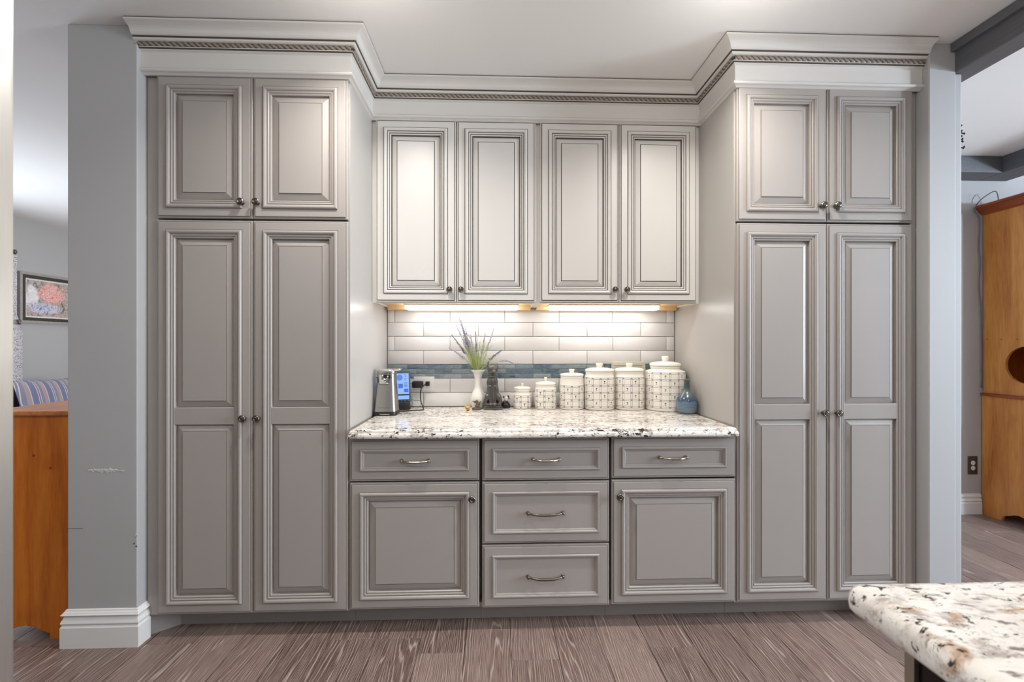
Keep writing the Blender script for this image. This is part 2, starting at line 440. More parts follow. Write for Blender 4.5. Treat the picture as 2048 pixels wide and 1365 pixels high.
# far rooms
struct('wall_far_left',boxv(-5.3,-5.15,2.4,7.4,0,ZC),BOXF,M['wall'],'grey living room wall with the framed picture')
struct('wall_far_right',boxv(2.108,6.5,3.27,3.42,0,ZC),BOXF,M['wall'],'blue grey dining room wall behind the hutch')

# baseboards
BBP=[(0,0),(.017,0),(.017,.086),(.013,.092),(.012,.095),(.015,.099),(.0165,.104),(.014,.112),(.010,.120),(.008,.128),(.007,.131),(.014,.134),(.016,.138),(.012,.142),(.010,.146),(.006,.150),(.004,.156),(0,.158)]
V,F=sweep(BBP,[(-1.808,3.2),(-1.808,1.967),(-1.522,1.967),(-1.522,2.020)],[(-1,0),(-1,-1),(1,-1),(1,0)])
struct('baseboard_left',V,F,M['trim'],'white stepped baseboard round the left end wall')
BBR=[(p,z*.96) for p,z in BBP]
V,F=sweep(BBR,[(2.108,3.27),(3.655,3.27)],[(0,-1),(0,-1)])
struct('baseboard_right',V,F,M['trim'],'white baseboard in the dining room')
V,F=sweep(BBP,[(-5.15,7.3),(-5.15,2.4)],[(1,0),(1,0)])
struct('baseboard_far_left',V,F,M['trim'])

# dark beams
mb=MB(); mb.box(2.070,2.182,-2.4,1.956+.15,2.504,ZC-.001,bev=.004); mb.box(2.046,2.072,-2.4,1.9545,2.592,ZC-.001,bev=.003)
tag(mb.build('trim_1',[M['beam']]),'charcoal ceiling beam above the right end wall',kind='structure')
mb=MB(); mb.box(2.11,3.64,3.105,3.268,2.513,ZC-.001,bev=.003)
tag(mb.build('trim_2',[M['beam']]),'charcoal beam along the dining room wall',kind='structure')
mb=MB(); mb.box(3.642,3.86,-2.4,3.268,2.513,ZC-.001,bev=.003)
tag(mb.build('trim_3',[M['beam']]),'charcoal beam running forward over the hutch',kind='structure')

# ------------------------------------------------------------------ tiled splashback (pieces of wall_back)
XL,XR=-.645,1.087
struct('grout_bed',boxv(XL+.001,XR-.001,2.706,2.7125,.905,1.508),BOXF,M['tilegrout'],parent=WB)
def tile_row(z0,z1,joints,name,mat,y0,b):
    xs=[XL+.002]+[j for j in joints if XL+.012<j<XR-.012]+[XR-.002]; g=.0013 if name=='tile' else .0016
    for a,c in zip(xs,xs[1:]):
        dy=random.uniform(-.0008,.0008)
        V,F=bevbox(a+g,c-g,y0+dy,2.709,z0+g,z1-g,b,2)
        obj(name,V,F,mat,WB,origin=((a+c)/2,y0,(z0+z1)/2),angle=40)
P_=.327
jA=[.0537+P_*i for i in range(-4,5)]; jB=[.0537+P_*(i+.5)+.006 for i in range(-4,5)]
for i,(z0,z1) in enumerate([(1.4085,1.492),(1.3245,1.4085),(1.2400,1.3245),(1.1580,1.2400)]):
    tile_row(z0,z1,jA if i%2==0 else jB,'tile',M['tile'],2.6985,.0022)
tile_row(.990,1.0735,jA,'tile',M['tile'],2.6985,.0022); tile_row(.9065,.990,jB,'tile',M['tile'],2.6985,.0022)
PM=.1073
for r in range(3):
    z0=1.0745+.0278*r
    j=[-.526+PM*i+(0 if r!=1 else .0508) for i in range(-2,17)]
    tile_row(z0,z0+.0278,j,'mosaic_tile',M['glass'],2.7005,.0012)

# ================================================================== CABINETS
def ringstack(mbx, X0,X1,Z0,Z1,Yf, prof, cap=True):
    """concentric rectangles; prof (inset, dy (positive = deeper), material of the band that leads to this ring)"""
    base=len(mbx.V)
    for k,(d,dy,m) in enumerate(prof):
        mbx.V+=[(X0+d,Yf+dy,Z0+d),(X1-d,Yf+dy,Z0+d),(X1-d,Yf+dy,Z1-d),(X0+d,Yf+dy,Z1-d)]
        if k:
            a=base+4*(k-1); b=base+4*k
            for i in range(4):
                j=(i+1)%4; mbx.F.append((a+i,a+j,b+j,b+i)); mbx.M.append(m)
    if cap:
        b=base+4*(len(prof)-1); mbx.F.append((b,b+1,b+2,b+3)); mbx.M.append(0)
def mm(p): return [(a/1000,b/1000,m) for a,b,m in p]
EDGE=mm([(0,19,0),(0,6.5,0),(2,4.6,0),(5.6,4.2,0),(5.8,4.8,1),(8.8,4.8,1),(9.2,.8,1),(11,0,0)])
MOULD=mm([(36,0,0),(36.3,.8,1),(38.4,.8,1),(38.8,-4,0),(40.4,-7.2,0),(43,-8.6,0),(46,-8.2,0),(49,-6,0),(50.4,-3.4,0),(50.7,-2.2,1),(53.2,-2.2,1),(53.6,-3.4,0),(56,-3,0),(57.8,-.8,0),(58.1,.4,1),(60.4,.4,1),(60.7,-.4,0),(63,.4,0),(64.6,3.6,0),(65,11.6,1),(67,12,1)])
PANEL=mm([(0,12.5,0),(1.6,12.2,1),(2.4,11.4,0),(26,3.2,0),(26.3,4.2,1),(29.4,4.2,1),(29.9,.2,1)])
MOULD=[(.040+(a-.036)*43/31,b,m) for a,b,m in MOULD]
DMOULD=mm([(35.5,0,0),(35.8,.6,1),(37.2,.6,1),(37.6,-3.2,0),(39,-5.6,0),(42,-6.4,0),(45,-5.4,0),(47.5,-2.4,0),(49,-1.0,1),(50,-1.4,0),(53,.8,0),(54.4,3.6,1)])
DMOULD=[(.042+(a-.0355)*22/18.9,b,m) for a,b,m in DMOULD]
KNOB=[(.0095,0),(.0095,.002),(.0065,.004),(.0058,.012),(.0075,.015),(.0145,.017),(.0162,.0195),(.0158,.0235),(.0132,.0262),(.0115,.0258),(.0100,.0250),(.0092,.0272),(.0070,.0282),(.0055,.0265),(.0030,.0262),(.0022,.0278),(.0003,.0282)]
def knob(parent,x,y,z):
    V,F=lathe(KNOB,(x,y,z),24,'-Y'); obj('knob',V,F,M['pewter'],parent,origin=(x,y,z),angle=35)
def handle(parent,x0,x1,y,z,m):
    mbx=MB(); P=[];R=[]
    n=24
    for i in range(n+1):
        t=i/n; s=math.sin(PI*t)
        P.append((x0+(x1-x0)*t, y-.006-.024*min(1,s*1.25)**.8, z-.002*s)); R.append(.0042+.0016*s)
    mbx.tube(P,R,12)
    for x in (x0,x1):
        mbx.lathe([(.0085,0),(.0088,.002),(.0065,.004),(.0052,.008),(.0068,.012),(.0060,.016),(.0003,.018)],(x,y,z),16,'-Y')
    mbx.build('handle',[M[m]],parent,smooth=True)
def door(parent,X0,X1,Z0,Z1,Yf,mats,rail=None,kn=None,name='door'):
    mats=[M[a] for a in mats]
    d=MB(); ringstack(d,X0,X1,Z0,Z1,Yf,EDGE+[MOULD[0]],cap=False)
    # back
    d.add([(X0,Yf+.019,Z0),(X1,Yf+.019,Z0),(X1,Yf+.019,Z1),(X0,Yf+.019,Z1)],[(0,1,2,3)])
    D=d.build(name,mats,parent,origin=(X0,Yf,Z0))
    m=MB(); ringstack(m,X0,X1,Z0,Z1,Yf,MOULD,cap=False); m.build('moulding',mats,D)
    i=MOULD[-1][0]-.0003
    cells=[(Z0+i,Z1-i)]
    if rail:
        cells=[(Z0+i,rail[0]),(rail[1],Z1-i)]
        r=MB(); V=boxv(X0+i-.006,X1-i+.006,Yf+.0005,Yf+.012,rail[0],rail[1])
        V,F=bevbox(X0+i-.006,X1-i+.006,Yf+.0005,Yf+.012,rail[0],rail[1],.0025,2); r.add(V,F); r.build('middle_rail',mats,D)
    for a,b in cells:
        p=MB(); ringstack(p,X0+i,X1-i,a,b,Yf,PANEL); p.build('raised_panel',mats,D)
    if kn: knob(D,kn[0],Yf,kn[1])
    return D
def drawer(parent,X0,X1,Z0,Z1,Yf,mats,hx=None,hm='pewter'):
    mats=[M[a] for a in mats]
    d=MB(); ringstack(d,X0,X1,Z0,Z1,Yf,EDGE+[DMOULD[0]],cap=False)
    d.add([(X0,Yf+.019,Z0),(X1,Yf+.019,Z0),(X1,Yf+.019,Z1),(X0,Yf+.019,Z1)],[(0,1,2,3)])
    D=d.build('drawer',mats,parent,origin=(X0,Yf,Z0))
    m=MB(); ringstack(m,X0,X1,Z0,Z1,Yf,DMOULD,cap=False); m.build('moulding',mats,D)
    i=DMOULD[-1][0]
    p=MB(); V,F=boxv(X0+i-.001,X1-i+.001,Yf+.0036,Yf+.012,Z0+i-.001,Z1-i+.001),BOXF; p.add(V,F); p.build('flat_panel',mats,D)
    if hx: handle(D,hx[0],hx[1],Yf+.0036,hx[2],hm)
    return D
G=('grey','glaze_grey'); W=('light','glaze')
YF=2.0
# left tall cabinet
T=thing('tall_cabinet','tall grey pantry cabinet beside the left end wall','cabinet',(-1.08,2.36,0))
b=MB(); b.box(-1.519,-.6465,2.066,2.705,.096,2.60); b.box(-1.519,-1.472,2.019,2.066,.096,2.60); b.box(-.658,-.6465,2.019,2.066,.096,2.60); b.box(-1.472,-.658,2.019,2.066,2.40,2.60); b.box(-1.472,-.658,2.019,2.066,.096,.12)
b.build('body',[M['grey']],T)
b=MB(); b.box(-.6462,-.6452,2.0195,2.705,.905,2.60); b.build('end_panel',[M['endp_lit']],T)
b=MB(); V,F=prism([(-1.520,2.028),(-1.434,2.104),(-.6465,2.104),(-.6465,2.124),(-1.440,2.124),(-1.520,2.050)],0,.097,'XY'); b.add(V,F); b.build('toe_kick',[M['toe']],T)
door(T,-1.469,-1.062,1.826,2.445,YF,G,kn=(-1.1022,1.893)); door(T,-1.058,-.651,1.826,2.445,YF,G,kn=(-1.0366,1.8935))
door(T,-1.469,-1.062,.104,1.817,YF,G,rail=(.927,1.002),kn=(-1.0938,.9555)); door(T,-1.058,-.651,.104,1.817,YF,G,rail=(.927,1.002),kn=(-1.0344,.955))
# right tall cabinet
T=thing('tall_cabinet','tall grey pantry cabinet beside the right end wall','cabinet',(1.515,2.36,0))
b=MB(); b.box(1.0885,1.9445,2.066,2.705,.096,2.60); b.box(1.0885,1.0960,2.019,2.066,.096,2.60); b.box(1.917,1.9445,2.019,2.066,.096,2.60); b.box(1.096,1.917,2.019,2.066,2.40,2.60); b.box(1.096,1.917,2.019,2.066,.096,.12)
b.build('body',[M['grey']],T)
b=MB(); b.box(1.0872,1.0882,2.0195,2.705,.905,2.60); b.build('end_panel',[M['endp_lit']],T)
b=MB(); b.box(1.0885,1.9445,2.104,2.124,0,.097); b.build('toe_kick',[M['toe']],T)
door(T,1.093,1.510,1.837,2.452,YF,G,kn=(1.4825,1.9065)); door(T,1.514,1.918,1.837,2.452,YF,G,kn=(1.5476,1.907))
door(T,1.095,1.510,.108,1.828,YF,G,rail=(.934,1.005),kn=(1.4918,.965)); door(T,1.514,1.918,.108,1.828,YF,G,rail=(.934,1.005),kn=(1.5546,.9645))
# base cabinets
def base_unit(x0,x1,label,cx):
    T=thing('base_cabinet',label,'cabinet',(cx,2.36,0),'base cabinets under the granite worktop')
    b=MB(); b.box(x0,x1,2.085,2.705,.096,.866); b.box(x0,x1,2.03,2.085,.096,.115); b.build('body',[M['grey']],T)
    b=MB(); b.box(x0,x1,2.104,2.124,0,.097); b.build('toe_kick',[M['toe']],T)
    return T
T=base_unit(-.645,-.0675,'grey base cabinet with one drawer over a door, under the can opener',-.356)
drawer(T,-.642,-.074,.673,.858,YF,G,(-.4145,-.2971,.7625),'bronze'); door(T,-.641,-.074,.108,.666,YF,G,kn=(-.1046,.595))
T=base_unit(-.0665,.5135,'grey base cabinet with three stacked drawers',.223)
drawer(T,-.060,.508,.671,.857,YF,G,(.1666,.2821,.7637),'bronze'); drawer(T,-.060,.508,.390,.664,YF,G,(.1444,.2999,.525)); drawer(T,-.060,.508,.105,.382,YF,G,(.1444,.2999,.2415))
T=base_unit(.5145,1.087,'grey base cabinet with one drawer over a door, under the large canisters',.80)
drawer(T,.520,1.087,.676,.860,YF,G,(.7375,.8577,.7675),'bronze'); door(T,.520,1.087,.108,.667,YF,G,kn=(.5526,.596))
# worktop
def slab(x0,x1,y0,y1,z0,z1,rad,ogee,cr=0.01):
    """rounded edge slab; swept edge profile round an outline"""
    pr=ogee; bm=MB(); n=len(pr)
    corners=[(x0,y0),(x1,y0),(x1,y1),(x0,y1)]
    ring=[]
    for (cx,cy),(sx,sy),a0 in zip(corners,[(1,1),(-1,1),(-1,-1),(1,-1)],[PI,1.5*PI,0,.5*PI]):
        for k in range(5):
            a=a0+k*PI/8; ring.append((cx+sx*cr,cy+sy*cr,math.cos(a),math.sin(a)))
    for d,z in pr:
        for q,(cx,cy,ux,uy) in enumerate(ring):
            ex=max(0,d-cr+.001); sx_,sy_=[(1,1),(-1,1),(-1,-1),(1,-1)][q//5]; rr_=max(cr-d,.001)
            bm.V.append((cx+sx_*ex+ux*rr_,cy+sy_*ex+uy*rr_,z))
    m=len(ring)
    for j in range(n-1):
        for i in range(m):
            k=(i+1)%m; bm.F.append((j*m+i,j*m+k,(j+1)*m+k,(j+1)*m+i)); bm.M.append(0)
    bm.F.append(tuple(range(m))); bm.M.append(0); bm.F.append(tuple((n-1)*m+i for i in range(m))); bm.M.append(0)
    return bm
CT=.905
edge=[(.012,.8665),(.004,.8665),(.0005,.870),(0,.876),(.0015,.883),(.005,.8885),(.0085,.8905),(.0095,.8925),(.0095,.896),(.0125,.9015),(.018,.9045),(.026,CT)]
sl=slab(-.6435,1.0860,1.962,2.7045,.866,CT,0,edge,.012)
# ears that run a little in front of the tall cabinets
o=sl.build('worktop',[M['granite']],angle=45); tag(o,'white granite worktop with dark flecks on the base cabinets','worktop')

# upper cabinets
def upper_unit(x0,x1,label,doors):
    T=thing('wall_cabinet',label,'cabinet',((x0+x1)/2,2.53,1.495),'wall cabinets under the crown moulding')
    b=MB(); b.box(x0,x1,2.375,2.705,1.508,2.60)
    b.box(x0,x0+.016,2.375,2.705,1.495,1.508); b.box(x1-.016,x1,2.375,2.705,1.495,1.508); b.box(x0+.016,x1-.016,2.375,2.393,1.495,1.508)
    b.build('body',[M['light']],T)
    b=MB(); b.box(x0+.017,x1-.017,2.394,2.700,1.5045,1.5079); b.box(x0+.017,x1-.017,2.63,2.697,1.479,1.5045); b.build('bottom_panel',[M['maple']],T)
    for d in doors: door(T,*d[0],YU,W,kn=d[1])
    return T
YU=2.355
upper_unit(-.645,.2205,'white glazed two door wall cabinet above the lavender vase',[((-.623,-.2085,1.499,2.446),(-.2396,1.560)),((-.203,.208,1.499,2.446),(-.1802,1.560))])
upper_unit(.2215,1.087,'white glazed two door wall cabinet above the canisters',[((.234,.6495,1.501,2.446),(.625,1.5636)),((.6545,1.069,1.501,2.446),(.6886,1.5638))])
# under cabinet lights
em=NT('light bar diffuser'); em.b.inputs['Emission Color'].default_value=(.97,.985,1,1); em.b.inputs['Emission Strength'].default_value=8.5
M['bar']=em.set(srgb(250,250,248),.4)
for x0,x1,lab in ((-.512,.128,'lit white light bar under the wall cabinet, left of the pair'),(.302,.934,'lit white light bar under the wall cabinet, right of the pair')):
    T=thing('under_cabinet_light',lab,'lamp',((x0+x1)/2,2.56,1.5045),'light bars under the wall cabinets')
    b=MB(); b.box(x0,x1,2.520,2.622,1.496,1.5040,bev=.002); b.build('housing',[M['white_plastic']],T)
    b=MB(); b.box(x0+.004,x1-.004,2.528,2.616,1.474,1.4962,bev=.006); b.build('diffuser',[M['bar']],T)

# ------------------------------------------------------------------ crown moulding
CP=[(0,2.440),(.008,2.440),(.017,2.446),(.026,2.449),(.029,2.453),(.029,2.458),(.026,2.461),(.024,2.4625),(.019,2.464),(.019,2.532),(.022,2.535),(.028,2.538),(.028,2.5405),(.0265,2.542),(.034,2.545),(.034,2.548),(.018,2.549),(.018,2.567),(.040,2.568),(.046,2.571),(.047,2.5765),(.0455,2.579),(.043,2.5805),(.052,2.583),(.0575,2.586),(.0615,2.592),(.0635,2.599),(.067,2.605),(.074,2.6105),(.084,2.615),(.093,2.618),(.097,2.6195),(.097,2.6265),(.0955,2.627),(.0955,2.6305),(0,2.6305)]
GL={6,7,12,13,21,22,32,33}
BY=2.005; CY=2.362
path=[(-1.534,BY),(-.652,BY),(-.652,CY),(1.094,CY),(1.094,BY),(1.946,BY)]
nrm=[(0,-1),(1,-1),(1,-1),(-1,-1),(-1,-1),(0,-1)]
V,F=sweep(CP,path,nrm); n=len(CP)
mi=[1 if (j in GL) else 0 for i in range(len(path)-1) for j in range(n-1)]+[0,0]
CR=obj('trim_4',V,F,[M['light'],M['glaze']],mi=mi); tag(CR,'white crown moulding with a carved rope along the cabinet tops',kind='structure')
def rope(a,b,r=.0112,pitch=.0245,lobes=3):
    a=Vector(a);b=Vector(b);L=(b-a).length;t=(b-a)/L;u=Vector((0,0,1));s=t.cross(u)
    n=max(8,int(L/.0032));seg=18;mbx=MB();tw=2*PI/(pitch*lobes)
    for i in range(n+1):
        d=L*i/n
        for k in range(seg):
            q=2*PI*k/seg; ph=lobes*(q-tw*d)
            rr=r*(.80+.30*abs(math.cos(ph/2))**.8)
            mbx.V.append(a+t*d+(u*math.cos(q)+s*math.sin(q))*rr)
    for i in range(n):
        for k in range(seg):
            l=(k+1)%seg; mbx.F.append((i*seg+k,i*seg+l,(i+1)*seg+l,(i+1)*seg+k))
            ph=lobes*(2*PI*(k+.5)/seg-tw*L*(i+.5)/n); mbx.M.append(1 if abs(math.cos(ph/2))<.5 else 0)
    mbx.build('rope_carving',[M['rope'],M['ropeglaze']],CR,smooth=True)
rz=2.558; rq=.0275
rope((-1.534,BY-rq,rz),(-.652+rq,BY-rq,rz)); rope((-.652+rq,BY-rq,rz),(-.652+rq,CY-rq,rz)); rope((-.652+rq,CY-rq,rz),(1.094-rq,CY-rq,rz))
rope((1.094-rq,CY-rq,rz),(1.094-rq,BY-rq,rz)); rope((1.094-rq,BY-rq,rz),(1.946,BY-rq,rz))
# ================================================================== THINGS ON THE WORKTOP
# --- canisters
def canister(X,Y,R,H,n,rows,label,i):
    T=thing('canister',label,'canister',(X,Y,CT),'set of cream check patterned canisters')
    hb=H*.70 if i!=1 else H*.66                      # shoulder of the printed wall
    z0=H*.075; z1=H*{1:.50,2:.60,3:.58,4:.68,5:.68,6:.695}[i]
    rn=R*(.80 if i in (1,6) else .90); ro=R*(.93 if i<6 else .76)
    if i==6: rn=R*.72
    mt=canister_mat('canister print %d'%i,n,rows,z0,z1,R)
    zs=z1+.006; zn=H*.79
    if i in (1,2): zn=H*.72
    prof=[(R*.90,0),(R*.96,.002),(R*.985,.008),(R,.02),(R*1.004,(z0+z1)/2),(R,z1),(R*.985,zs),(R*.96,zs+.004),(rn*1.02,zs+(zn-zs)*.55),(rn,zs+(zn-zs)*.75),(ro*.97,zn-.002),(ro,zn+.003),(ro*.985,zn+.007),(ro*.9,zn+.0075)]
    V,F=lathe(prof,(X,Y,CT),56); obj('body',V,F,[mt],T,smooth=True)
    zl=zn+.008; top=H-zl
    lid=[(ro*.86,zl),(ro*1.0,zl),(ro*1.03,zl+.003),(ro*1.03,zl+.006),(ro*1.0,zl+top*.22+.003),(ro*.9,zl+top*.34),(ro*.6,zl+top*.44),(ro*.3,zl+top*.48),(ro*.12,zl+top*.49)]
    V,F=lathe(lid,(X,Y,CT),48); L=obj('lid',V,F,[M['cream']],T,smooth=True)
    kr=ro*(.24 if i>2 else .15); kz=zl+top*.44
    kp=[(kr*.85,kz),(kr*.86,kz+(H-kz)*.3),(kr*1.02,kz+(H-kz)*.72),(kr*1.02,kz+(H-kz)*.9),(kr*.85,H),(kr*.1,H-.001)]
    V,F=lathe(kp,(X,Y,CT),24); obj('lid_knob',V,F,[M['cream']],L,smooth=True)
    return T
canister(.154,2.615,.051,.146,7,2,'smallest cream check canister, beside the tiny black figurine',1)
canister(.2885,2.600,.0625,.182,8,3,'second smallest cream check canister with three rows of squares',2)
canister(.440,2.595,.0715,.230,10,3,'medium sized cream check canister, third smallest of the set',3)
canister(.5975,2.580,.0865,.264,12,4,'tall cream check canister, to the left of its same sized twin',4)
canister(.772,2.580,.0865,.265,12,4,'tall cream check canister standing in front of the small picture frame',5)
canister(.9685,2.542,.1105,.305,14,5,'largest cream check canister with a wide shoulder, beside the blue bottle vase',6)
# --- small picture frame leaning behind the canisters
T=thing('picture_frame','cream wooden picture frame leaning on the mosaic behind the canisters','picture frame',(.802,2.68,CT))
b=MB(); lean=Matrix.Translation((.802,2.688,CT))@Matrix.Rotation(math.radians(-3.0),4,'X')
for a in ((-.104,.104,-.008,.008,.245,.268),(-.104,.104,-.008,.008,0,.022),(-.104,-.082,-.008,.008,.022,.245),(.082,.104,-.008,.008,.022,.245)): b.box(*a,T=lean,bev=.003)
b.build('frame',[plain('cream frame wood',srgb(214,206,188),.5,var=.05)],T)
b=MB(); b.box(-.083,.083,-.002,.004,.02,.247,T=lean); b.build('mat_board',[M['paper']],T)
# --- blue bottle vase
t=NT('blue stoneware glaze'); sx=t.n('ShaderNodeSeparateXYZ'); tc=t.n('ShaderNodeTexCoord'); t.l(tc.outputs['Object'],sx.inputs[0])
nz=t.noise(tc.outputs['Object'],60,4); zz=t.math('ADD',t.math('DIVIDE',sx.outputs[2],.185),t.math('MULTIPLY',t.math('SUBTRACT',nz.outputs[0],.5),.10))
c=t.ramp(zz,[(.0,srgb(96,116,124)),(.12,srgb(118,140,152)),(.34,srgb(112,140,164)),(.39,srgb(46,62,92)),(.46,srgb(66,82,100)),(.62,srgb(92,104,106)),(.78,srgb(58,76,84)),(.95,srgb(70,80,82)),(1,srgb(104,88,74))])
st=t.math('MULTIPLY',t.math('LESS_THAN',t.math('FRACT',t.math('DIVIDE',t.math('ADD',sx.outputs[2],t.math('MULTIPLY',nz.outputs[0],.0015)),.0078)),.38),t.math('MULTIPLY',t.math('LESS_THAN',sx.outputs[2],.066),t.math('GREATER_THAN',sx.outputs[2],.022)))
c=t.mix(t.math('MULTIPLY',st,.7),c,srgb(70,90,112))
t.bump(nz.outputs[0],.08); bluem=t.set(c,.2,Coat_Weight=.4)
pr=[(.034,0),(.037,.003)]
for k in range(9):
    z=.012+.0062*k; rr=.0535*math.sin(min(1,.72+.28*k/6)*PI/2) if k<7 else .0535
    pr+=[(rr-.0022,z),(rr+.0006,z+.0031)]
pr+=[(.0530,.070),(.0495,.082),(.042,.095),(.031,.108),(.021,.120),(.0165,.132),(.0148,.150),(.0140,.168),(.0150,.178),(.0175,.183),(.0165,.185),(.0125,.184),(.011,.165)]
V,F=lathe(pr,(1.026,2.385,CT),48); o=obj('bottle_vase',V,F,[bluem],smooth=True,origin=(1.026,2.385,CT)); tag(o,'small blue grey stoneware bottle vase beside the largest canister','vase')
# --- white vase
V,F=lathe([(.029,0),(.032,.003),(.036,.012),(.0445,.038),(.0455,.052),(.042,.070),(.033,.092),(.0245,.110),(.0200,.130),(.0190,.155),(.0205,.178),(.0255,.198),(.034,.213),(.039,.219),(.0385,.221),(.034,.2175),(.024,.198),(.017,.17)],(-.1037,2.635,CT),48)
o=obj('flower_vase',V,F,[plain('white porcelain with relief',srgb(234,230,222),.28,bump=.35,bscale=75)],smooth=True,origin=(-.1037,2.635,CT)); tag(o,'white porcelain vase with a flared neck holding the lavender','vase')
# --- lavender
T=thing('lavender_bunch','bunch of purple lavender with green stems in the white vase','flowers',(-.1037,2.635,CT+.15))
stem_m=plain('pale green stem',srgb(150,172,92),.6,var=.2,bscale=40); leaf_m=plain('yellow green leaf',srgb(190,202,136),.6,var=.25,bscale=30)
fl_m=plain('lavender bloom',srgb(188,182,200),.7,var=.25,bscale=90); fl_d=plain('dusky lavender bloom',srgb(146,136,164),.7,var=.25,bscale=90)
tips=[(-.2134,1.4316),(-.229,1.3893),(-.1824,1.394),(-.2567,1.333),(-.2682,1.2605),(-.1451,1.3307),(-.1178,1.352),(-.0627,1.3389),(-.0105,1.3719),(.0326,1.2418),(.0233,1.2185),(.1054,1.1643),(-.2018,1.4172),(-.19,1.33),(-.165,1.30)]
rl=random.Random(11)
def spike(T,P,n,m):
    b=MB()
    for j in range(n):
        q=P[j*len(P)//n]; k=3 if j<n*.7 else 2
        for a in range(k):
            an=rl.uniform(0,2*PI); r=.0022+.0016*(1-j/n); off=Vector((math.cos(an)*.0042*(1.1-j/n),math.sin(an)*.0042,rl.uniform(-.003,.003)))
            V,F=lathe([(.0003,-r*1.4),(r*.8,-r*.7),(r,0),(r*.7,r*.9),(.0003,r*1.5)],q+off,6); b.add(V,F)
    return b
for i,(x,z) in enumerate(tips):
    y=2.635+rl.uniform(-.05,.035); base=Vector((-.1037+rl.uniform(-.009,.009),2.635+rl.uniform(-.009,.009),CT+.12))
    mouth=Vector((-.1037+max(-.02,min(.02,(x+.1037)*.25)),2.635+(y-2.635)*.2,CT+.222))
    tip=Vector((x,y,z))
    if i==11: pts=spline([base,mouth,(.0,2.60,1.172),(.055,2.59,1.184),tip],8)
    else: pts=spline([base,mouth,mouth.lerp(tip,.5)+Vector((0,0,.012)),tip],8)
    V,F=tube(pts,[.0013-.0006*j/len(pts) for j in range(len(pts))],5)
    st=obj('stem',V,F,[stem_m],T,smooth=True)
    if i==10: continue
    L0=int(len(pts)*.62); sp=[]
    for a_,b_ in zip(pts[L0:],pts[L0+1:]): sp+=[a_,a_.lerp(b_,.5)]
    sp.append(pts[-1])
    spike(T,sp,20,fl_m).build('bloom',[fl_m if i%3 else fl_d],st,smooth=True)
lb=MB()
mth=Vector((-.1037,2.635,CT+.215))
for k in range(330):
    x,z=tips[rl.choice((0,0,1,2,3,3,4,5,5,6,6,7,7,8,9,12,13,13,14,14))]
    tip=Vector((x,2.635+rl.uniform(-.05,.035),z)); d=(tip-mth); le=d.length; d=(d/le+Vector((rl.gauss(.05,.10),rl.gauss(0,.08),rl.gauss(.04,.05)))).normalized()
    a=mth+d*le*rl.uniform(0,.60)+Vector((rl.uniform(-.012,.012),rl.uniform(-.012,.012),0)); bnd=Vector((rl.gauss(0,.16),rl.gauss(0,.15),.05))
    e=a+(d+bnd).normalized()*rl.uniform(.03,.065); s_=d.cross(Vector((0,1,0))).normalized()*rl.uniform(.0011,.0019); m_=a.lerp(e,.5)
    n_=Vector((0,.0006,0)); lb.add([a,m_+s_+n_,e,m_-s_+n_,m_-n_*2],[(0,1,4),(1,2,4),(2,3,4),(3,0,4),(0,3,1),(1,3,2)])
lo=lb.build('foliage',[leaf_m],T); lo['kind']='stuff'
# --- black cat statue
X,Y=-.0162,2.590
T=thing('cat_statue','tall seated black ceramic cat statue on a rectangular plinth','figurine',(X,Y,CT))
catm=plain('black glazed ceramic',srgb(74,70,67),.2,var=.15,bscale=30,Coat_Weight=.4); stone=plain('carved dark stone plinth',srgb(92,86,78),.6,bump=.6,bscale=120,var=.3)
b=MB(); b.box(X-.052,X+.054,Y-.040,Y+.045,CT,CT+.010,bev=.003); b.box(X-.048,X+.048,Y-.034,Y+.040,CT+.010,CT+.024,bev=.004); b.build('plinth',[stone],T)
E_=lambda x,y,z,a,c_,d,r=None:('e',(X+x,Y+y,CT+z),(a,c_,d)) if r is None else ('e',(X+x,Y+y,CT+z),(a,c_,d),r)
parts=[E_(0,.012,.065,.040,.036,.045),E_(-.002,.004,.11,.036,.032,.05),E_(-.004,-.002,.150,.034,.029,.045),E_(-.004,-.004,.190,.0225,.022,.034),
 E_(-.003,-.012,.228,.031,.029,.029),E_(0.004,-.033,.216,.014,.014,.012),E_(-.020,-.016,.218,.011,.012,.011),E_(.016,-.016,.220,.011,.012,.011),
 ('c',(X-.017,Y-.022,CT+.135),(X-.012,Y-.030,CT+.030),.012,.0095),('c',(X+.011,Y-.022,CT+.135),(X+.010,Y-.030,CT+.030),.012,.0095),
 E_(-.012,-.034,.029,.011,.016,.008),E_(.010,-.034,.029,.011,.016,.008),
 E_(-.038,-.004,.062,.016,.030,.034,Euler((.0,.25,0))),E_(.036,-.004,.062,.016,.030,.034,Euler((.0,-.25,0))),
 E_(-.034,-.022,.030,.013,.020,.009),E_(.034,-.022,.030,.013,.020,.009),
 ('c',(X-.024,Y-.006,CT+.243),(X-.027,Y-.004,CT+.276),.0125,.0035),('c',(X+.018,Y-.006,CT+.242),(X+.027,Y-.004,CT+.266),.0125,.0035)]
body=blob('body',parts,[catm],T,.0035,5)
b=MB()
for sx_ in (-1,1): b.lathe([(.0003,-.0012),(.0042,-.0006),(.0042,.0008),(.0003,.0016)],(X-.002+sx_*.0105,Y-.0352,CT+.231),12,'-Y')
b.build('eye',[plain('worn brass eye',srgb(150,128,90),.4,.6)],T,smooth=True)
V,F=tube([(X-.004+.0225*math.cos(a),Y-.005+.0225*math.sin(a),CT+.193-.006*(-math.sin(a))*.8) for a in [2*PI*k/28 for k in range(29)]],.0022,6)
obj('collar',V,F,[plain('pewter collar',srgb(120,112,100),.4,.8)],T,smooth=True)
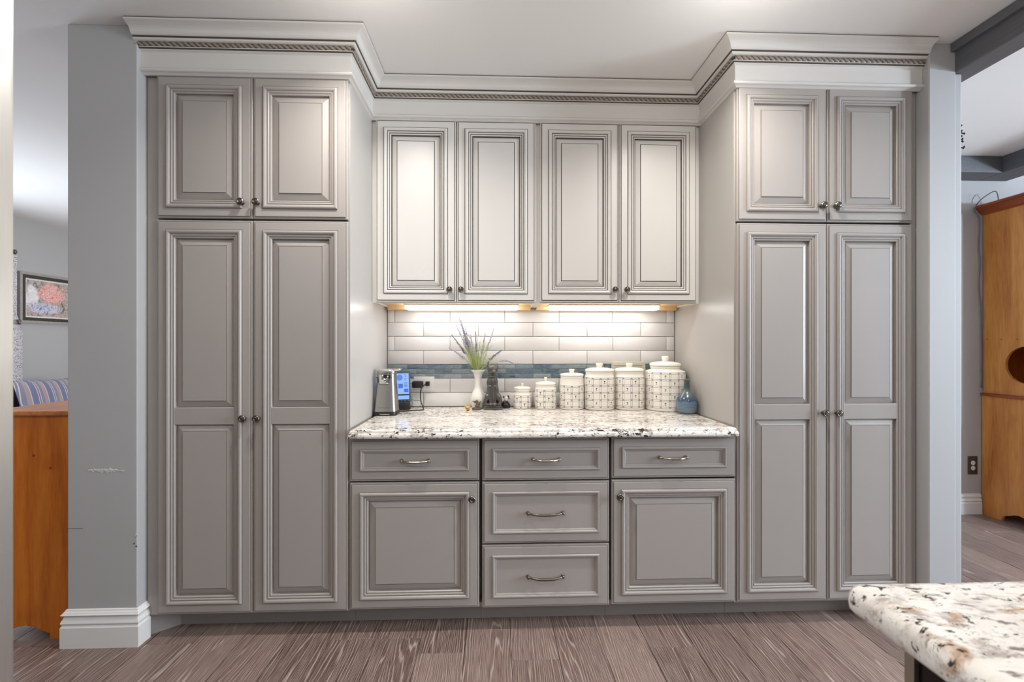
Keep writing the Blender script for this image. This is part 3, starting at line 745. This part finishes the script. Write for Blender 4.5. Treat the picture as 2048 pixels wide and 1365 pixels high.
# --- eagle figurine
X,Y=-.1083,2.568
T=thing('eagle_figurine','small brown eagle figurine with a spread wing on an oval base','figurine',(X,Y,CT))
brz=plain('dark bronze cast',srgb(112,96,82),.45,.3,bump=.5,bscale=160,var=.3)
V,F=lathe([(.026,0),(.028,.003),(.026,.008),(.027,.011),(.022,.013),(.002,.0135)],(0,0,0),28)
obj('base',[(X+a*.98,Y+b_*.7,CT+c_) for a,b_,c_ in V],F,[stone],T,smooth=True)
blob('bird',[E_(.004,0,.020,.014,.010,.010),E_(.006,0,.034,.011,.009,.014),E_(.000,-.002,.049,.008,.008,.008),('c',(X-.002,Y-.004,CT+.050),(X-.012,Y-.006,CT+.046),.004,.002),
 ('c',(X-.004,Y,CT+.046),(X-.026,Y,CT+.048),.0045,.0025),('c',(X-.006,Y,CT+.042),(X-.016,Y,CT+.041),.004,.002),('c',(X+.012,Y,CT+.030),(X+.022,Y,CT+.052),.006,.002),('c',(X+.010,Y,CT+.026),(X+.020,Y,CT+.040),.005,.002),
 ('c',(X-.002,Y,CT+.012),(X-.006,Y,CT+.028),.006,.005)],[brz],T,.0022,3)
# --- gold bird
X,Y=-.1588,2.545
T=thing('gold_figurine','tiny gold bird figurine with a raised tail, left of the white vase','figurine',(X,Y,CT))
gold=plain('gold gilt',srgb(206,168,84),.35,.5,var=.2,bscale=90)
blob('bird',[E_(0,0,.014,.014,.010,.010),E_(-.012,-.002,.024,.007,.006,.006),('c',(X-.010,Y,CT+.016),(X-.012,Y,CT+.022),.006,.005),('c',(X+.010,Y,CT+.016),(X+.016,Y,CT+.037),.006,.003),('c',(X-.018,Y-.003,CT+.024),(X-.022,Y-.004,CT+.022),.002,.001),E_(.002,0,.004,.010,.008,.0042)],[gold],T,.0018,3)
# --- panda-like figurine
X,Y=.0564,2.635
T=thing('black_figurine','tiny figurine with a pale pink face, black ears and rounded black body','figurine',(X,Y,CT))
blob('body',[E_(0,0,.016,.029,.020,.018),E_(0,0,.028,.020,.016,.017),E_(-.020,-.008,.008,.010,.010,.008),E_(.020,-.008,.008,.010,.010,.008)],[plain('black painted resin',srgb(34,30,27),.3,var=.3,bscale=60)],T,.0025,3)
H_=blob('head',[E_(.005,-.006,.054,.013,.012,.0135),E_(.006,-.012,.048,.008,.008,.007)],[plain('pale pink painted resin',srgb(232,206,192),.4)],T,.002,3)
b=MB()
for sx_,dz in ((-.010,.064),(.017,.068)): b.lathe([(.0003,-.006),(.005,-.003),(.0058,0),(.0045,.004),(.0003,.006)],(X+sx_,Y-.002,CT+dz),12)
b.lathe([(.0003,-.007),(.006,-.004),(.007,0),(.006,.005),(.0003,.008)],(X+.018,Y+.001,CT+.056),12)
b.build('ears',[M['black']],T,smooth=True)
b=MB()
for sx_ in (0,.009): b.lathe([(.0016,-.001),(.0016,.0008),(.0003,.0014)],(X+sx_,Y-.0185,CT+.056),8,'-Y')
b.build('eyes',[M['black']],T)
# --- electric can opener
X,Y=-.579,2.415
T=thing('can_opener','brushed steel electric can opener with a black base, by the left cabinet side','can opener',(X,Y,CT))
def rrect(w,d,r,n=6):
    out=[]
    for sx_,sy_,a0 in ((1,1,0),(-1,1,.5*PI),(-1,-1,PI),(1,-1,1.5*PI)):
        for k in range(n+1):
            a=a0+k*PI/2/n; out.append((sx_*(w/2-r)+r*math.cos(a),sy_*(d/2-r)+r*math.sin(a)))
    return out
def loft(levels):
    V=[];F=[]
    for (w,d,r,z,ox,oy) in levels: V+=[(X+ox+a,Y+oy+b_,CT+z) for a,b_ in rrect(w,d,r)]
    m=28
    for j in range(len(levels)-1):
        for i in range(m): F.append((j*m+i,j*m+(i+1)%m,(j+1)*m+(i+1)%m,(j+1)*m+i))
    F.append(tuple(range(m))); F.append(tuple((len(levels)-1)*m+i for i in range(m))); return V,F
V,F=loft([(.120,.112,.030,0,0,0),(.124,.116,.032,.004,0,0),(.124,.116,.032,.016,0,0),(.121,.112,.031,.0215,0,0)]); obj('base',V,F,[M['black']],T,angle=40)
V,F=loft([(.119,.110,.030,.0212,0,0),(.117,.108,.030,.03,0,0),(.100,.092,.028,.150,0,.004),(.094,.086,.027,.205,0,.006),(.092,.084,.026,.217,0,.006)]); obj('body',V,F,[M['steel']],T,angle=40)
b=MB(); b.box(X-.030,X+.028,Y-.0530,Y-.0515,CT+.041,CT+.0422); b.build('front_seam',[M['black']],T)
OP=T
b=MB(); b.box(X-.024,X+.028,Y-.0588,Y-.0565,CT+.007,CT+.0105); b.build('badge',[M['mirror']],T)
V,F=loft([(.093,.085,.026,.2165,0,.006),(.095,.090,.027,.222,.002,.004),(.094,.090,.027,.232,.002,.004),(.088,.084,.026,.237,.002,.004)]); H_=obj('head',V,F,[M['steel']],T,angle=40)
V,F=loft([(.112,.060,.012,.234,.016,.004),(.116,.064,.014,.238,.018,.004),(.112,.060,.014,.243,.018,.004)]); obj('lever',V,F,[M['mirror']],T,angle=40)
yf=lambda z:Y+.004-(.100-.012*(z-.02)/.19)/2-.0012+.0035*(z/.2)   # front face of the tapered body
U=[(-.046,.198),(-.036,.197),(-.031,.190),(-.028,.170),(-.022,.163),(0,.160),(.018,.163),(.024,.170),(.026,.190),(.031,.197),(.044,.199)]
V,F=tube(spline([(X+a-.004,yf(z)+(.012 if abs(a)>.04 else 0),CT+z) for a,z in U],5),.0017,6); obj('outline_seal',V,F,[M['black']],T,smooth=True)
b=MB(); b.box(X-.030,X+.020,Y-.043,Y-.036,CT+.166,CT+.206,bev=.003); b.box(X-.026,X-.006,Y-.054,Y-.042,CT+.186,CT+.212,bev=.003); b.lathe([(.011,0),(.011,.006),(.008,.008),(.0005,.008)],(X-.004,Y-.043,CT+.183),20,'-Y')
b.build('cutter',[M['mirror']],T,angle=40)
b=MB(); b.box(X-.004,X+.012,Y-.050,Y-.042,CT+.196,CT+.214,bev=.002); b.box(X+.018,X+.030,Y-.048,Y-.040,CT+.194,CT+.214,bev=.002); b.build('blade_guard',[M['black']],T)
# --- digital display
P0=Vector((-.548,2.575,CT)); R_=Matrix.Translation(P0)@Matrix.Rotation(math.radians(20),4,'Z')@Matrix.Rotation(math.radians(-8),4,'X')
T=thing('weather_display','small dark digital display with a lit blue screen behind the can opener','display',tuple(P0))
dk=plain('dark slate plastic',srgb(52,56,68),.35); 
b=MB(); b.box(-.066,.066,-.009,.009,.044,.222,T=R_,bev=.006); b.build('case',[dk],T,angle=40)
b=MB(); b.box(-.055,.062,-.02,.055,.0005,.046,T=Matrix.Translation(P0)@Matrix.Rotation(math.radians(20),4,'Z'),bev=.006); b.build('stand',[M['black']],T,angle=40)
def emis(name,c,s):
    t=NT(name); t.b.inputs['Emission Color'].default_value=c; t.b.inputs['Emission Strength'].default_value=s; return t.set((.02,.03,.05,1),.2)
scr=MB(); scr.box(-.056,.056,-.0105,-.0088,.088,.206,T=R_); scr.box(-.056,.056,-.0105,-.0088,.058,.080,T=R_)
SC=scr.build('screen',[emis('blue screen',srgb(150,190,250),.95)],T)
b=MB(); V,F=lathe([(.017,0),(.017,.0006),(.001,.0007)],(0,0,0),28,'-Y'); b.add([R_@Vector((v[0]+.004,v[1]-.0105,v[2]+.182)) for v in V],F); b.build('dial_icon',[emis('mid blue pixels',srgb(84,140,232),.9)],SC)
b=MB(); b.box(-.004,.022,-.0111,-.0104,.122,.148,T=R_); b.box(.028,.052,-.0111,-.0104,.098,.118,T=R_); b.box(-.05,-.012,-.0111,-.0104,.098,.118,T=R_); b.build('panel_icon',[emis('deep blue pixels',srgb(70,116,220),.85)],SC)
b=MB()
for k in range(5): b.box(.030+.004*(k%3),.038+.005*(k%2),-.0111,-.0104,.196-.008*k,.199-.008*k,T=R_)
for k in range(4): b.box(.028,.050-.004*(k%2),-.0111,-.0104,.150-.007*k,.1525-.007*k,T=R_)
b.build('text_lines',[emis('blue text pixels',srgb(40,70,150),.8)],SC)
b=MB()
for k in range(4): b.box(-.012+.02*k,-.004+.02*k,-.0108,-.0085,.0475,.0505,T=R_)
b.build('buttons',[M['mirror']],T)
DP=T
# --- outlet on the tiles, plugs and cords
def outlet(name,label,x,z,w,h_,y,horiz,pm,parent=None):
    T=thing(name,label,'outlet',(x,y,z))
    b=MB(); b.box(x-w/2,x+w/2,y-.006,y,z-h_/2,z+h_/2,bev=.003); b.build('cover_plate',[pm],T,angle=40)
    for s_ in (-1,1):
        cx_,cz=(x+s_*.0195,z) if horiz else (x,z+s_*.0195)
        V,F=lathe([(.0165,0),(.0165,.0015),(.015,.002),(.0005,.002)],(cx_,y-.006,cz),24,'-Y'); r=obj('receptacle',V,F,[M['white_plastic']],T)
        b=MB()
        for q in (-1,1):
            if horiz: b.box(cx_-.004,cx_+.004,y-.0086,y-.0078,cz+q*.0065-.0012,cz+q*.0065+.0012)
            else: b.box(cx_+q*.0065-.0012,cx_+q*.0065+.0012,y-.0086,y-.0078,cz-.003,cz+.005)
        b.build('slot',[M['black']],r)
    return T
outlet('wall_outlet','white horizontal outlet plate on the tiles beside the display',-.4265,1.044,.122,.084,2.698,True,M['white_plastic'])
b=MB(); b.box(-.4885,-.428,2.640,2.6865,1.0225,1.0610,bev=.006); T=b.build('power_adapter',[M['black']],DP,angle=40)
V,F=tube(spline([(-.4885,2.665,1.046),(-.503,2.662,1.046),(-.508,2.655,1.03),(-.500,2.645,.99),(-.488,2.640,.95),(-.484,2.630,.925),(-.500,2.62,.912),(-.512,2.615,.93),(-.497,2.622,.955),(-.470,2.64,.95),(-.440,2.64,.948),(-.436,2.63,.925),(-.452,2.615,.909),(-.48,2.605,.908),(-.515,2.60,.915)],8),.0012,6); obj('cord',V,F,[plain('grey wire',srgb(90,86,82),.5)],T,smooth=True)
V,F=tube(spline([(-.411,2.668,1.042),(-.422,2.655,1.036),(-.433,2.635,1.02),(-.437,2.628,.985),(-.432,2.615,.95),(-.415,2.585,.918),(-.408,2.565,.9085),(-.414,2.545,.9085),(-.46,2.53,.9085),(-.53,2.50,.9085),(-.56,2.485,.915)],8),.0032,8); T=obj('power_cord',V,F,[M['black']],OP,smooth=True)
b=MB(); b.box(-.4145,-.3905,2.662,2.6865,1.031,1.0585,bev=.004); b.build('plug',[M['black']],T,angle=40)

# ================================================================== ISLAND AND FRIDGE
T=thing('kitchen_island','island with a white granite top and a black fronted appliance','island',(1.3,.05,0))
ie=[(.014,.8745),(.005,.8745),(.001,.879),(0,.888),(.001,.899),(.005,.908),(.012,.9125),(.022,.914)]
sl=slab(.529,2.3,-.75,.672,.874,.914,0,ie,.022); sl.build('granite_top',[M['granite_island']],T,smooth=True)
b=MB(); b.box(.600,2.25,-.70,.622,.10,.874); b.box(.66,2.2,-.65,.56,0,.10); b.build('body',[M['toe']],T)
stl=plain('brushed bronze frame',srgb(176,166,150),.35,.8)
b=MB(); b.box(.584,.600,.608,.623,.10,.870); b.box(.584,.600,.0,.608,.856,.870); b.box(.584,.600,-.02,.0,.10,.870); b.box(.584,.600,0,.608,.10,.115); 
b.build('appliance_frame',[stl],T)
b=MB(); b.box(.590,.600,.001,.607,.116,.855); b.build('appliance_door',[plain('black glass',srgb(12,12,13),.12)],T)
T=thing('refrigerator','brushed stainless steel refrigerator at the left edge','refrigerator',(-1.05,.1,0))
b=MB(); b.box(-1.40,-.70,-.32,.612,.02,1.775,bev=.01); b.build('body',[plain('grey fridge side',srgb(120,120,120),.5)],T)
b=MB(); b.box(-.697,-.637,-.32,.6245,.62,1.78,bev=.012); D=b.build('upper_door',[M['fridge']],T,angle=40)
b=MB(); b.box(-.697,-.637,-.32,.6245,.06,.612,bev=.012); b.build('freezer_drawer',[M['fridge']],T,angle=40)
V,F=tube(spline([(-.637,-.24,.75),(-.60,-.24,.76),(-.59,-.24,1.2),(-.60,-.24,1.64),(-.637,-.24,1.65)],6),.011,10); obj('handle',V,F,[M['mirror']],D,smooth=True)

# ================================================================== LIVING ROOM
T=thing('wooden_dresser','orange pine dresser with a scalloped end panel behind the left wall','dresser',(-2.035,2.55,0))
def arch(x0,x1,foot,zf,zt,n=14,foot2=.048):
    """end panel outline with an arched apron between two feet"""
    P=[(x0,0),(x0+foot,0),(x0+foot,zf)]
    for k in range(1,n): 
        t=k/n; P.append((x0+foot+(x1-x0-foot-foot2)*t,zf+.034*math.sin(PI*t)**1.3))
    P+=[(x1-foot2,zf),(x1-foot2,0),(x1,0),(x1,zt),(x0,zt)]; return P
V,F=prism(arch(-2.186,-1.838,.048,.024,.968,foot2=.094),2.022,2.042); obj('end_panel',V,F,[M['pine']],T)
b=MB(); b.box(-2.186,-1.838,2.042,3.10,.09,.968); b.build('body',[M['pine']],T)
b=MB(); b.box(-2.2,-1.828,2.008,3.115,.968,.990,bev=.006); b.build('top',[M['pinetop']],T)
for k in range(3):
    f0=2.05+.345*k; b=MB()
    b.box(-2.200,-2.186,f0,f0+.335,.12,.94,bev=.004); D=b.build('door',[M['pine']],T)
    V,F=lathe([(.006,0),(.012,.012),(.014,.02),(.0005,.024)],(-2.200,f0+.30,.55),16,'X'); obj('knob',V,F,[M['bronze']],D,smooth=True)
b=MB()
for x,z in ((-2.11,.795),(-2.0,.795),(-1.93,.74)): b.lathe([(.006,0),(.006,.0008),(.0004,.001)],(x,2.022,z),12,'-Y')
b.build('wood_plug',[M['cherry']],T)
# picture on the far left wall
T=thing('framed_picture','framed pink and blue abstract painting on the living room wall','picture',(-5.15,5.42,1.79))
y0,y1,z0,z1=5.03,5.84,1.515,2.07
def frame_ring(i0,i1,x0,x1): 
    b=MB()
    b.box(x0,x1,y0+i0,y1-i0,z1-i1,z1-i0); b.box(x0,x1,y0+i0,y1-i0,z0+i0,z0+i1); b.box(x0,x1,y0+i0,y0+i1,z0+i1,z1-i1); b.box(x0,x1,y1-i1,y1-i0,z0+i1,z1-i1); return b
frame_ring(0,.026,-5.149,-5.115).build('outer_frame',[plain('weathered silver frame',srgb(176,170,164),.4,.3,var=.3,bscale=30)],T)
frame_ring(.026,.062,-5.149,-5.12).build('inner_frame',[plain('black brushed frame',srgb(62,58,52),.4,var=.5,bscale=50)],T)
frame_ring(.062,.078,-5.149,-5.13).build('mat_board',[M['paper']],T)
t=NT('abstract painting'); tc=t.n('ShaderNodeTexCoord'); sx=t.n('ShaderNodeSeparateXYZ'); t.l(tc.outputs['Object'],sx.inputs[0])
n1=t.noise(tc.outputs['Object'],11,4,.6,2.5); n2=t.noise(t.coord(loc=(3,1,7)),6,3,.6,1.5)
def bump2(cy,cz,ry,rz):
    q=t.math('ADD',t.math('POWER',t.math('DIVIDE',t.math('SUBTRACT',sx.outputs[1],cy),ry),2.0),t.math('POWER',t.math('DIVIDE',t.math('SUBTRACT',sx.outputs[2],cz),rz),2.0))
    q=t.math('ADD',q,t.math('MULTIPLY',t.math('SUBTRACT',n2.outputs[0],.5),2.2)); return t.ramp(q,[(.55,(1,1,1,1)),(.9,(0,0,0,1))])
bgc=t.ramp(n1.outputs[0],[(.3,srgb(86,80,78)),(.42,srgb(150,138,130)),(.5,srgb(204,196,188)),(.6,srgb(176,120,92)),(.7,srgb(226,220,214))])
c=t.mix(bump2(-.24,.02,.08,.18),bgc,t.ramp(n1.outputs[0],[(.35,srgb(214,214,220)),(.6,srgb(246,242,240))]))
c=t.mix(bump2(-.02,.06,.17,.13),c,t.ramp(n1.outputs[0],[(.32,srgb(214,96,70)),(.42,srgb(240,168,150)),(.5,srgb(244,206,206)),(.58,srgb(232,132,110)),(.66,srgb(246,224,216))]))
c=t.mix(bump2(-.10,-.10,.24,.07),c,t.ramp(n1.outputs[0],[(.34,srgb(92,118,178)),(.45,srgb(186,196,226)),(.52,srgb(240,222,214)),(.6,srgb(120,132,188)),(.7,srgb(226,214,220))]))
pm=t.set(c,.5)
b=MB(); b.box(-5.149,-5.138,y0+.076,y1-.076,z0+.076,z1-.076); b.build('canvas',[pm],T)
# sofa with striped cushion
T=thing('sofa','dark upholstered sofa along the living room wall','sofa',(-4.68,4.9,0))
sm=plain('dark charcoal upholstery',srgb(64,64,70),.9,var=.1,bscale=60)
b=MB(); b.box(-5.00,-4.22,4.0,6.1,.10,.42,bev=.03); b.build('seat_base',[sm],T,angle=40)
b=MB(); b.box(-5.02,-4.82,4.0,6.1,.42,.86,bev=.05); b.build('backrest',[sm],T,angle=40)
for a in (3.86,6.0): b=MB(); b.box(-5.00,-4.24,a,a+.17,.10,.64,bev=.05); b.build('armrest',[sm],T,angle=40)
for a,c_ in ((-4.94,4.05),(-4.3,4.05),(-4.94,6.0),(-4.3,6.0)):
    V,F=lathe([(.02,0),(.026,.10)],(a,c_,0),12); obj('leg',V,F,[M['black']],T)
t=NT('blue striped cushion fabric'); tc=t.n('ShaderNodeTexCoord'); sx=t.n('ShaderNodeSeparateXYZ'); t.l(tc.outputs['Object'],sx.inputs[0])
u=t.math('FRACT',t.math('MULTIPLY',t.math('ADD',sx.outputs[1],5.0),7.2))
c=t.ramp(u,[(0,srgb(112,118,148)),(.26,srgb(112,118,148)),(.27,srgb(206,192,180)),(.31,srgb(206,192,180)),(.32,srgb(120,124,152)),(.40,srgb(120,124,152)),(.41,srgb(206,192,180)),(.44,srgb(206,192,180)),(.45,srgb(130,128,150)),(.62,srgb(130,128,150)),(.63,srgb(164,146,146)),(.86,srgb(164,146,146)),(.87,srgb(200,186,176)),(.91,srgb(200,186,176)),(.92,srgb(112,118,148))],'CONSTANT')
pill=t.set(c,.9)
V=[];F=[];NX,NZ=24,16
Rp=Matrix.Translation((-4.70,4.98,.70))@Matrix.Rotation(math.radians(-14),4,'Y')
for sd in (1,-1):
    for i in range(NX+1):
        for j in range(NZ+1):
            a=2*i/NX-1; c_=2*j/NZ-1
            th=.085*((1-abs(a)**2.6)*(1-abs(c_)**2.6))**.5
            kx=1-.05*(1-c_*c_)*1; kz=1-.07*(1-a*a)
            V.append(Rp@Vector((sd*th,a*.385*(1-.06*(1-abs(c_))),c_*.225*kz)))
m_=(NX+1)*(NZ+1)
for sd in (0,1):
    for i in range(NX):
        for j in range(NZ):
            q=sd*m_+i*(NZ+1)+j; F.append((q,q+1,q+NZ+2,q+NZ+1))
o=obj('cushion',V,F,[pill],smooth=True,origin=(-4.745,4.98,.47)); tag(o,'blue grey striped cushion leaning on the sofa back','cushion')
# curtain
T=thing('curtain','white curtain with a grey swirl print beside the living room picture','curtain',(-5.08,4.7,.05))
t=NT('printed curtain cloth'); n1=t.noise(t.coord(),14,3,.5,3.5)
c=t.ramp(t.math('PINGPONG',t.math('MULTIPLY',n1.outputs[0],6.0),.5),[(.0,srgb(128,118,128)),(.14,srgb(150,140,150)),(.2,srgb(232,230,232)),(1,srgb(240,238,240))])
cm=t.set(c,.85)
V=[];F=[];NY,NZ=40,24
for th in (0,.003):
    for j in range(NZ+1):
        t_=j/NZ; z=.05+2.18*t_; ye=5.0 if z<1.45 else 5.0-.055*min(1,(z-1.45)/.12)
        for i in range(NY+1):
            s_=i/NY; y=4.30+(ye-4.30)*s_; V.append((-5.085+.028*math.sin(s_*26)+th,y,z))
m_=(NY+1)*(NZ+1)
for k in (0,1):
    for j in range(NZ):
        for i in range(NY): q=k*m_+j*(NY+1)+i; F.append((q,q+1,q+NY+2,q+NY+1))
obj('cloth',V,F,[cm],T,smooth=True)
V,F=tube([(-5.085,3.2,2.26),(-5.085,4.93,2.26)],.011,10); R0=obj('rod',V,F,[M['pewter']],T,smooth=True)
V,F=lathe([(.001,-.03),(.018,-.015),(.021,0),(.016,.016),(.001,.024)],(-5.085,4.945,2.26),16); obj('finial',V,F,[M['pewter']],R0,smooth=True)
V,F=lathe([(.016,0),(.012,.02),(.02,.045),(.001,.055)],(-5.05,4.955,1.49),12); obj('holdback',V,F,[M['pewter']],T,smooth=True)

# ================================================================== DINING ROOM
T=thing('wooden_hutch','honey maple hutch with a round cut-out in its side','hutch',(4.2,3.02,0))
P=[(2.80,0),(2.86,0),(2.865,.035),(2.885,.058),(2.92,.066),(2.95,.058),(2.975,.064),(3.02,.074),(3.06,.066),(3.085,.050),(3.105,.046),(3.125,.030),(3.135,0),(3.262,0),(3.262,.892),(2.80,.892)]
V,F=prism(P,3.662,3.684,'YZ'); obj('lower_side',V,F,[M['maplewood']],T)
b=MB(); b.box(3.684,4.70,2.80,3.262,.09,.892); b.build('lower_body',[M['maplewood']],T)
for k in range(2):
    b=MB(); b.box(3.70+.50*k,4.18+.50*k,2.784,2.80,.12,.86,bev=.004); D=b.build('door',[M['maplewood']],T)
    V,F=lathe([(.006,0),(.012,.012),(.014,.02),(.0005,.024)],(4.13+.1*k,2.784,.5),16,'-Y'); obj('knob',V,F,[M['pewter']],D,smooth=True)
V,F=prism([(0,0),(0,0)],0,0) if False else (None,None)
b=MB(); b.box(3.646,4.72,2.782,3.264,.892,.914,bev=.006); b.build('waist_moulding',[M['cherry']],T)
# upper side with a circular hole: annular faces
yc,zc,rr=2.985,1.133,.130; y0,y1,z0,z1=2.80,3.262,.914,2.250
n=48; V=[];F=[]
def edge_pt(a):
    dy,dz=math.cos(a),math.sin(a); ts=[]
    if dy>1e-9: ts.append((y1-yc)/dy)
    if dy<-1e-9: ts.append((y0-yc)/dy)
    if dz>1e-9: ts.append((z1-zc)/dz)
    if dz<-1e-9: ts.append((z0-zc)/dz)
    t_=min(ts); return yc+dy*t_,zc+dz*t_
angs=sorted([2*PI*k/n for k in range(n)]+[math.atan2(b_-zc,a-yc)%(2*PI) for a in (y0,y1) for b_ in (z0,z1)])
n=len(angs)
for x in (3.672,3.690):
    for a in angs: V.append((x,yc+rr*math.cos(a),zc+rr*math.sin(a)))
    for a in angs: e=edge_pt(a); V.append((x,e[0],e[1]))
for i in range(n):
    j=(i+1)%n
    F+=[(i,j,n+j,n+i),(2*n+i,2*n+j,3*n+j,3*n+i),(i,j,2*n+j,2*n+i),(n+i,n+j,3*n+j,3*n+i)]
obj('upper_side',V,F,[M['maplewood']],T)
b=MB(); b.box(4.67,4.688,2.80,3.262,.914,2.25); b.build('upper_side',[M['maplewood']],T)
for k in range(2):
    b=MB(); b.box(3.692+.489*k,4.177+.489*k,2.80,2.818,.93,2.24,bev=.003); b.build('upper_door',[M['maplewood']],T)
b=MB()
for k in range(7): b.box(3.69+.14*k,3.69+.14*k+.138,3.246,3.262,.914,2.25)
b.build('back_boards',[M['pine']],T)
for z in (1.32,1.72): b=MB(); b.box(3.69,4.67,2.85,3.246,z,z+.02); b.build('shelf',[M['maplewood']],T)
hp=[(0,2.250),(.006,2.250),(.012,2.256),(.022,2.262),(.034,2.276),(.044,2.290),(.050,2.296),(.062,2.300),(.062,2.318),(0,2.318)]
V,F=sweep(hp,[(3.672,3.264),(3.672,2.80),(4.688,2.80),(4.688,3.264)],[(-1,0),(-1,-1),(1,-1),(1,0)]); obj('cornice',V,F,[M['cherry']],T)
b=MB(); b.box(3.66,4.70,2.79,3.262,2.312,2.319); b.build('top_board',[M['cherry']],T)
b=MB()
for y in (3.235,3.14,3.04): b.lathe([(.005,0),(.005,.0008),(.0004,.001)],(3.672,y,1.315),10,'X')
b.build('wood_plug',[M['cherry']],T)
outlet('wall_outlet','dark embossed outlet plate with white sockets beside the hutch',3.594,.365,.075,.137,3.27,False,plain('embossed dark pewter plate',srgb(92,88,82),.4,.6,bump=.8,bscale=110,var=.3))
o=None
V,F=tube(spline([(3.70,3.18,2.322),(3.665,3.17,2.40),(3.62,3.20,2.375),(3.60,3.24,2.33),(3.600,3.255,2.28),(3.635,3.255,2.22),(3.632,3.256,2.0),(3.642,3.256,1.9),(3.634,3.256,1.7),(3.650,3.256,1.5),(3.652,3.256,.95)],8),.0035,6)
o=obj('lamp_cord',V,F,[plain('grey cord',srgb(112,110,108),.5)],smooth=True,origin=(3.64,3.256,.95)); tag(o,'thin grey cord looping over the hutch and down the wall','cord')
# iron wall ornament on the dining side of the end wall
T=thing('wall_ornament','black wrought iron ornament on the end wall edge','wall decoration',(2.108,2.05,2.25))
b=MB(); b.box(2.108,2.112,2.02,2.08,2.19,2.31); b.build('back_plate',[M['black']],T)
b=MB(); ro_=random.Random(2)
for k in range(9):
    z=2.20+.0125*k; q=.055+.022*ro_.random()
    b.tube(spline([(2.11,2.05,z),(2.11+q*.6,2.035,z+.006*ro_.uniform(-1,1)),(2.11+q,2.025,z+.008*ro_.uniform(-1,1))],4),.0028,6)
    b.lathe([(.0004,-.006),(.0045,0),(.0004,.006)],(2.11+q,2.025,z),8)
b.build('scrollwork',[M['black']],T)
V,F=sweep(BBP,[(1.947,2.018),(1.947,1.955),(2.108,1.955),(2.108,3.27)],[(-1,0),(-1,-1),(1,-1),(1,0)])
struct('baseboard_end',V,F,M['trim'])
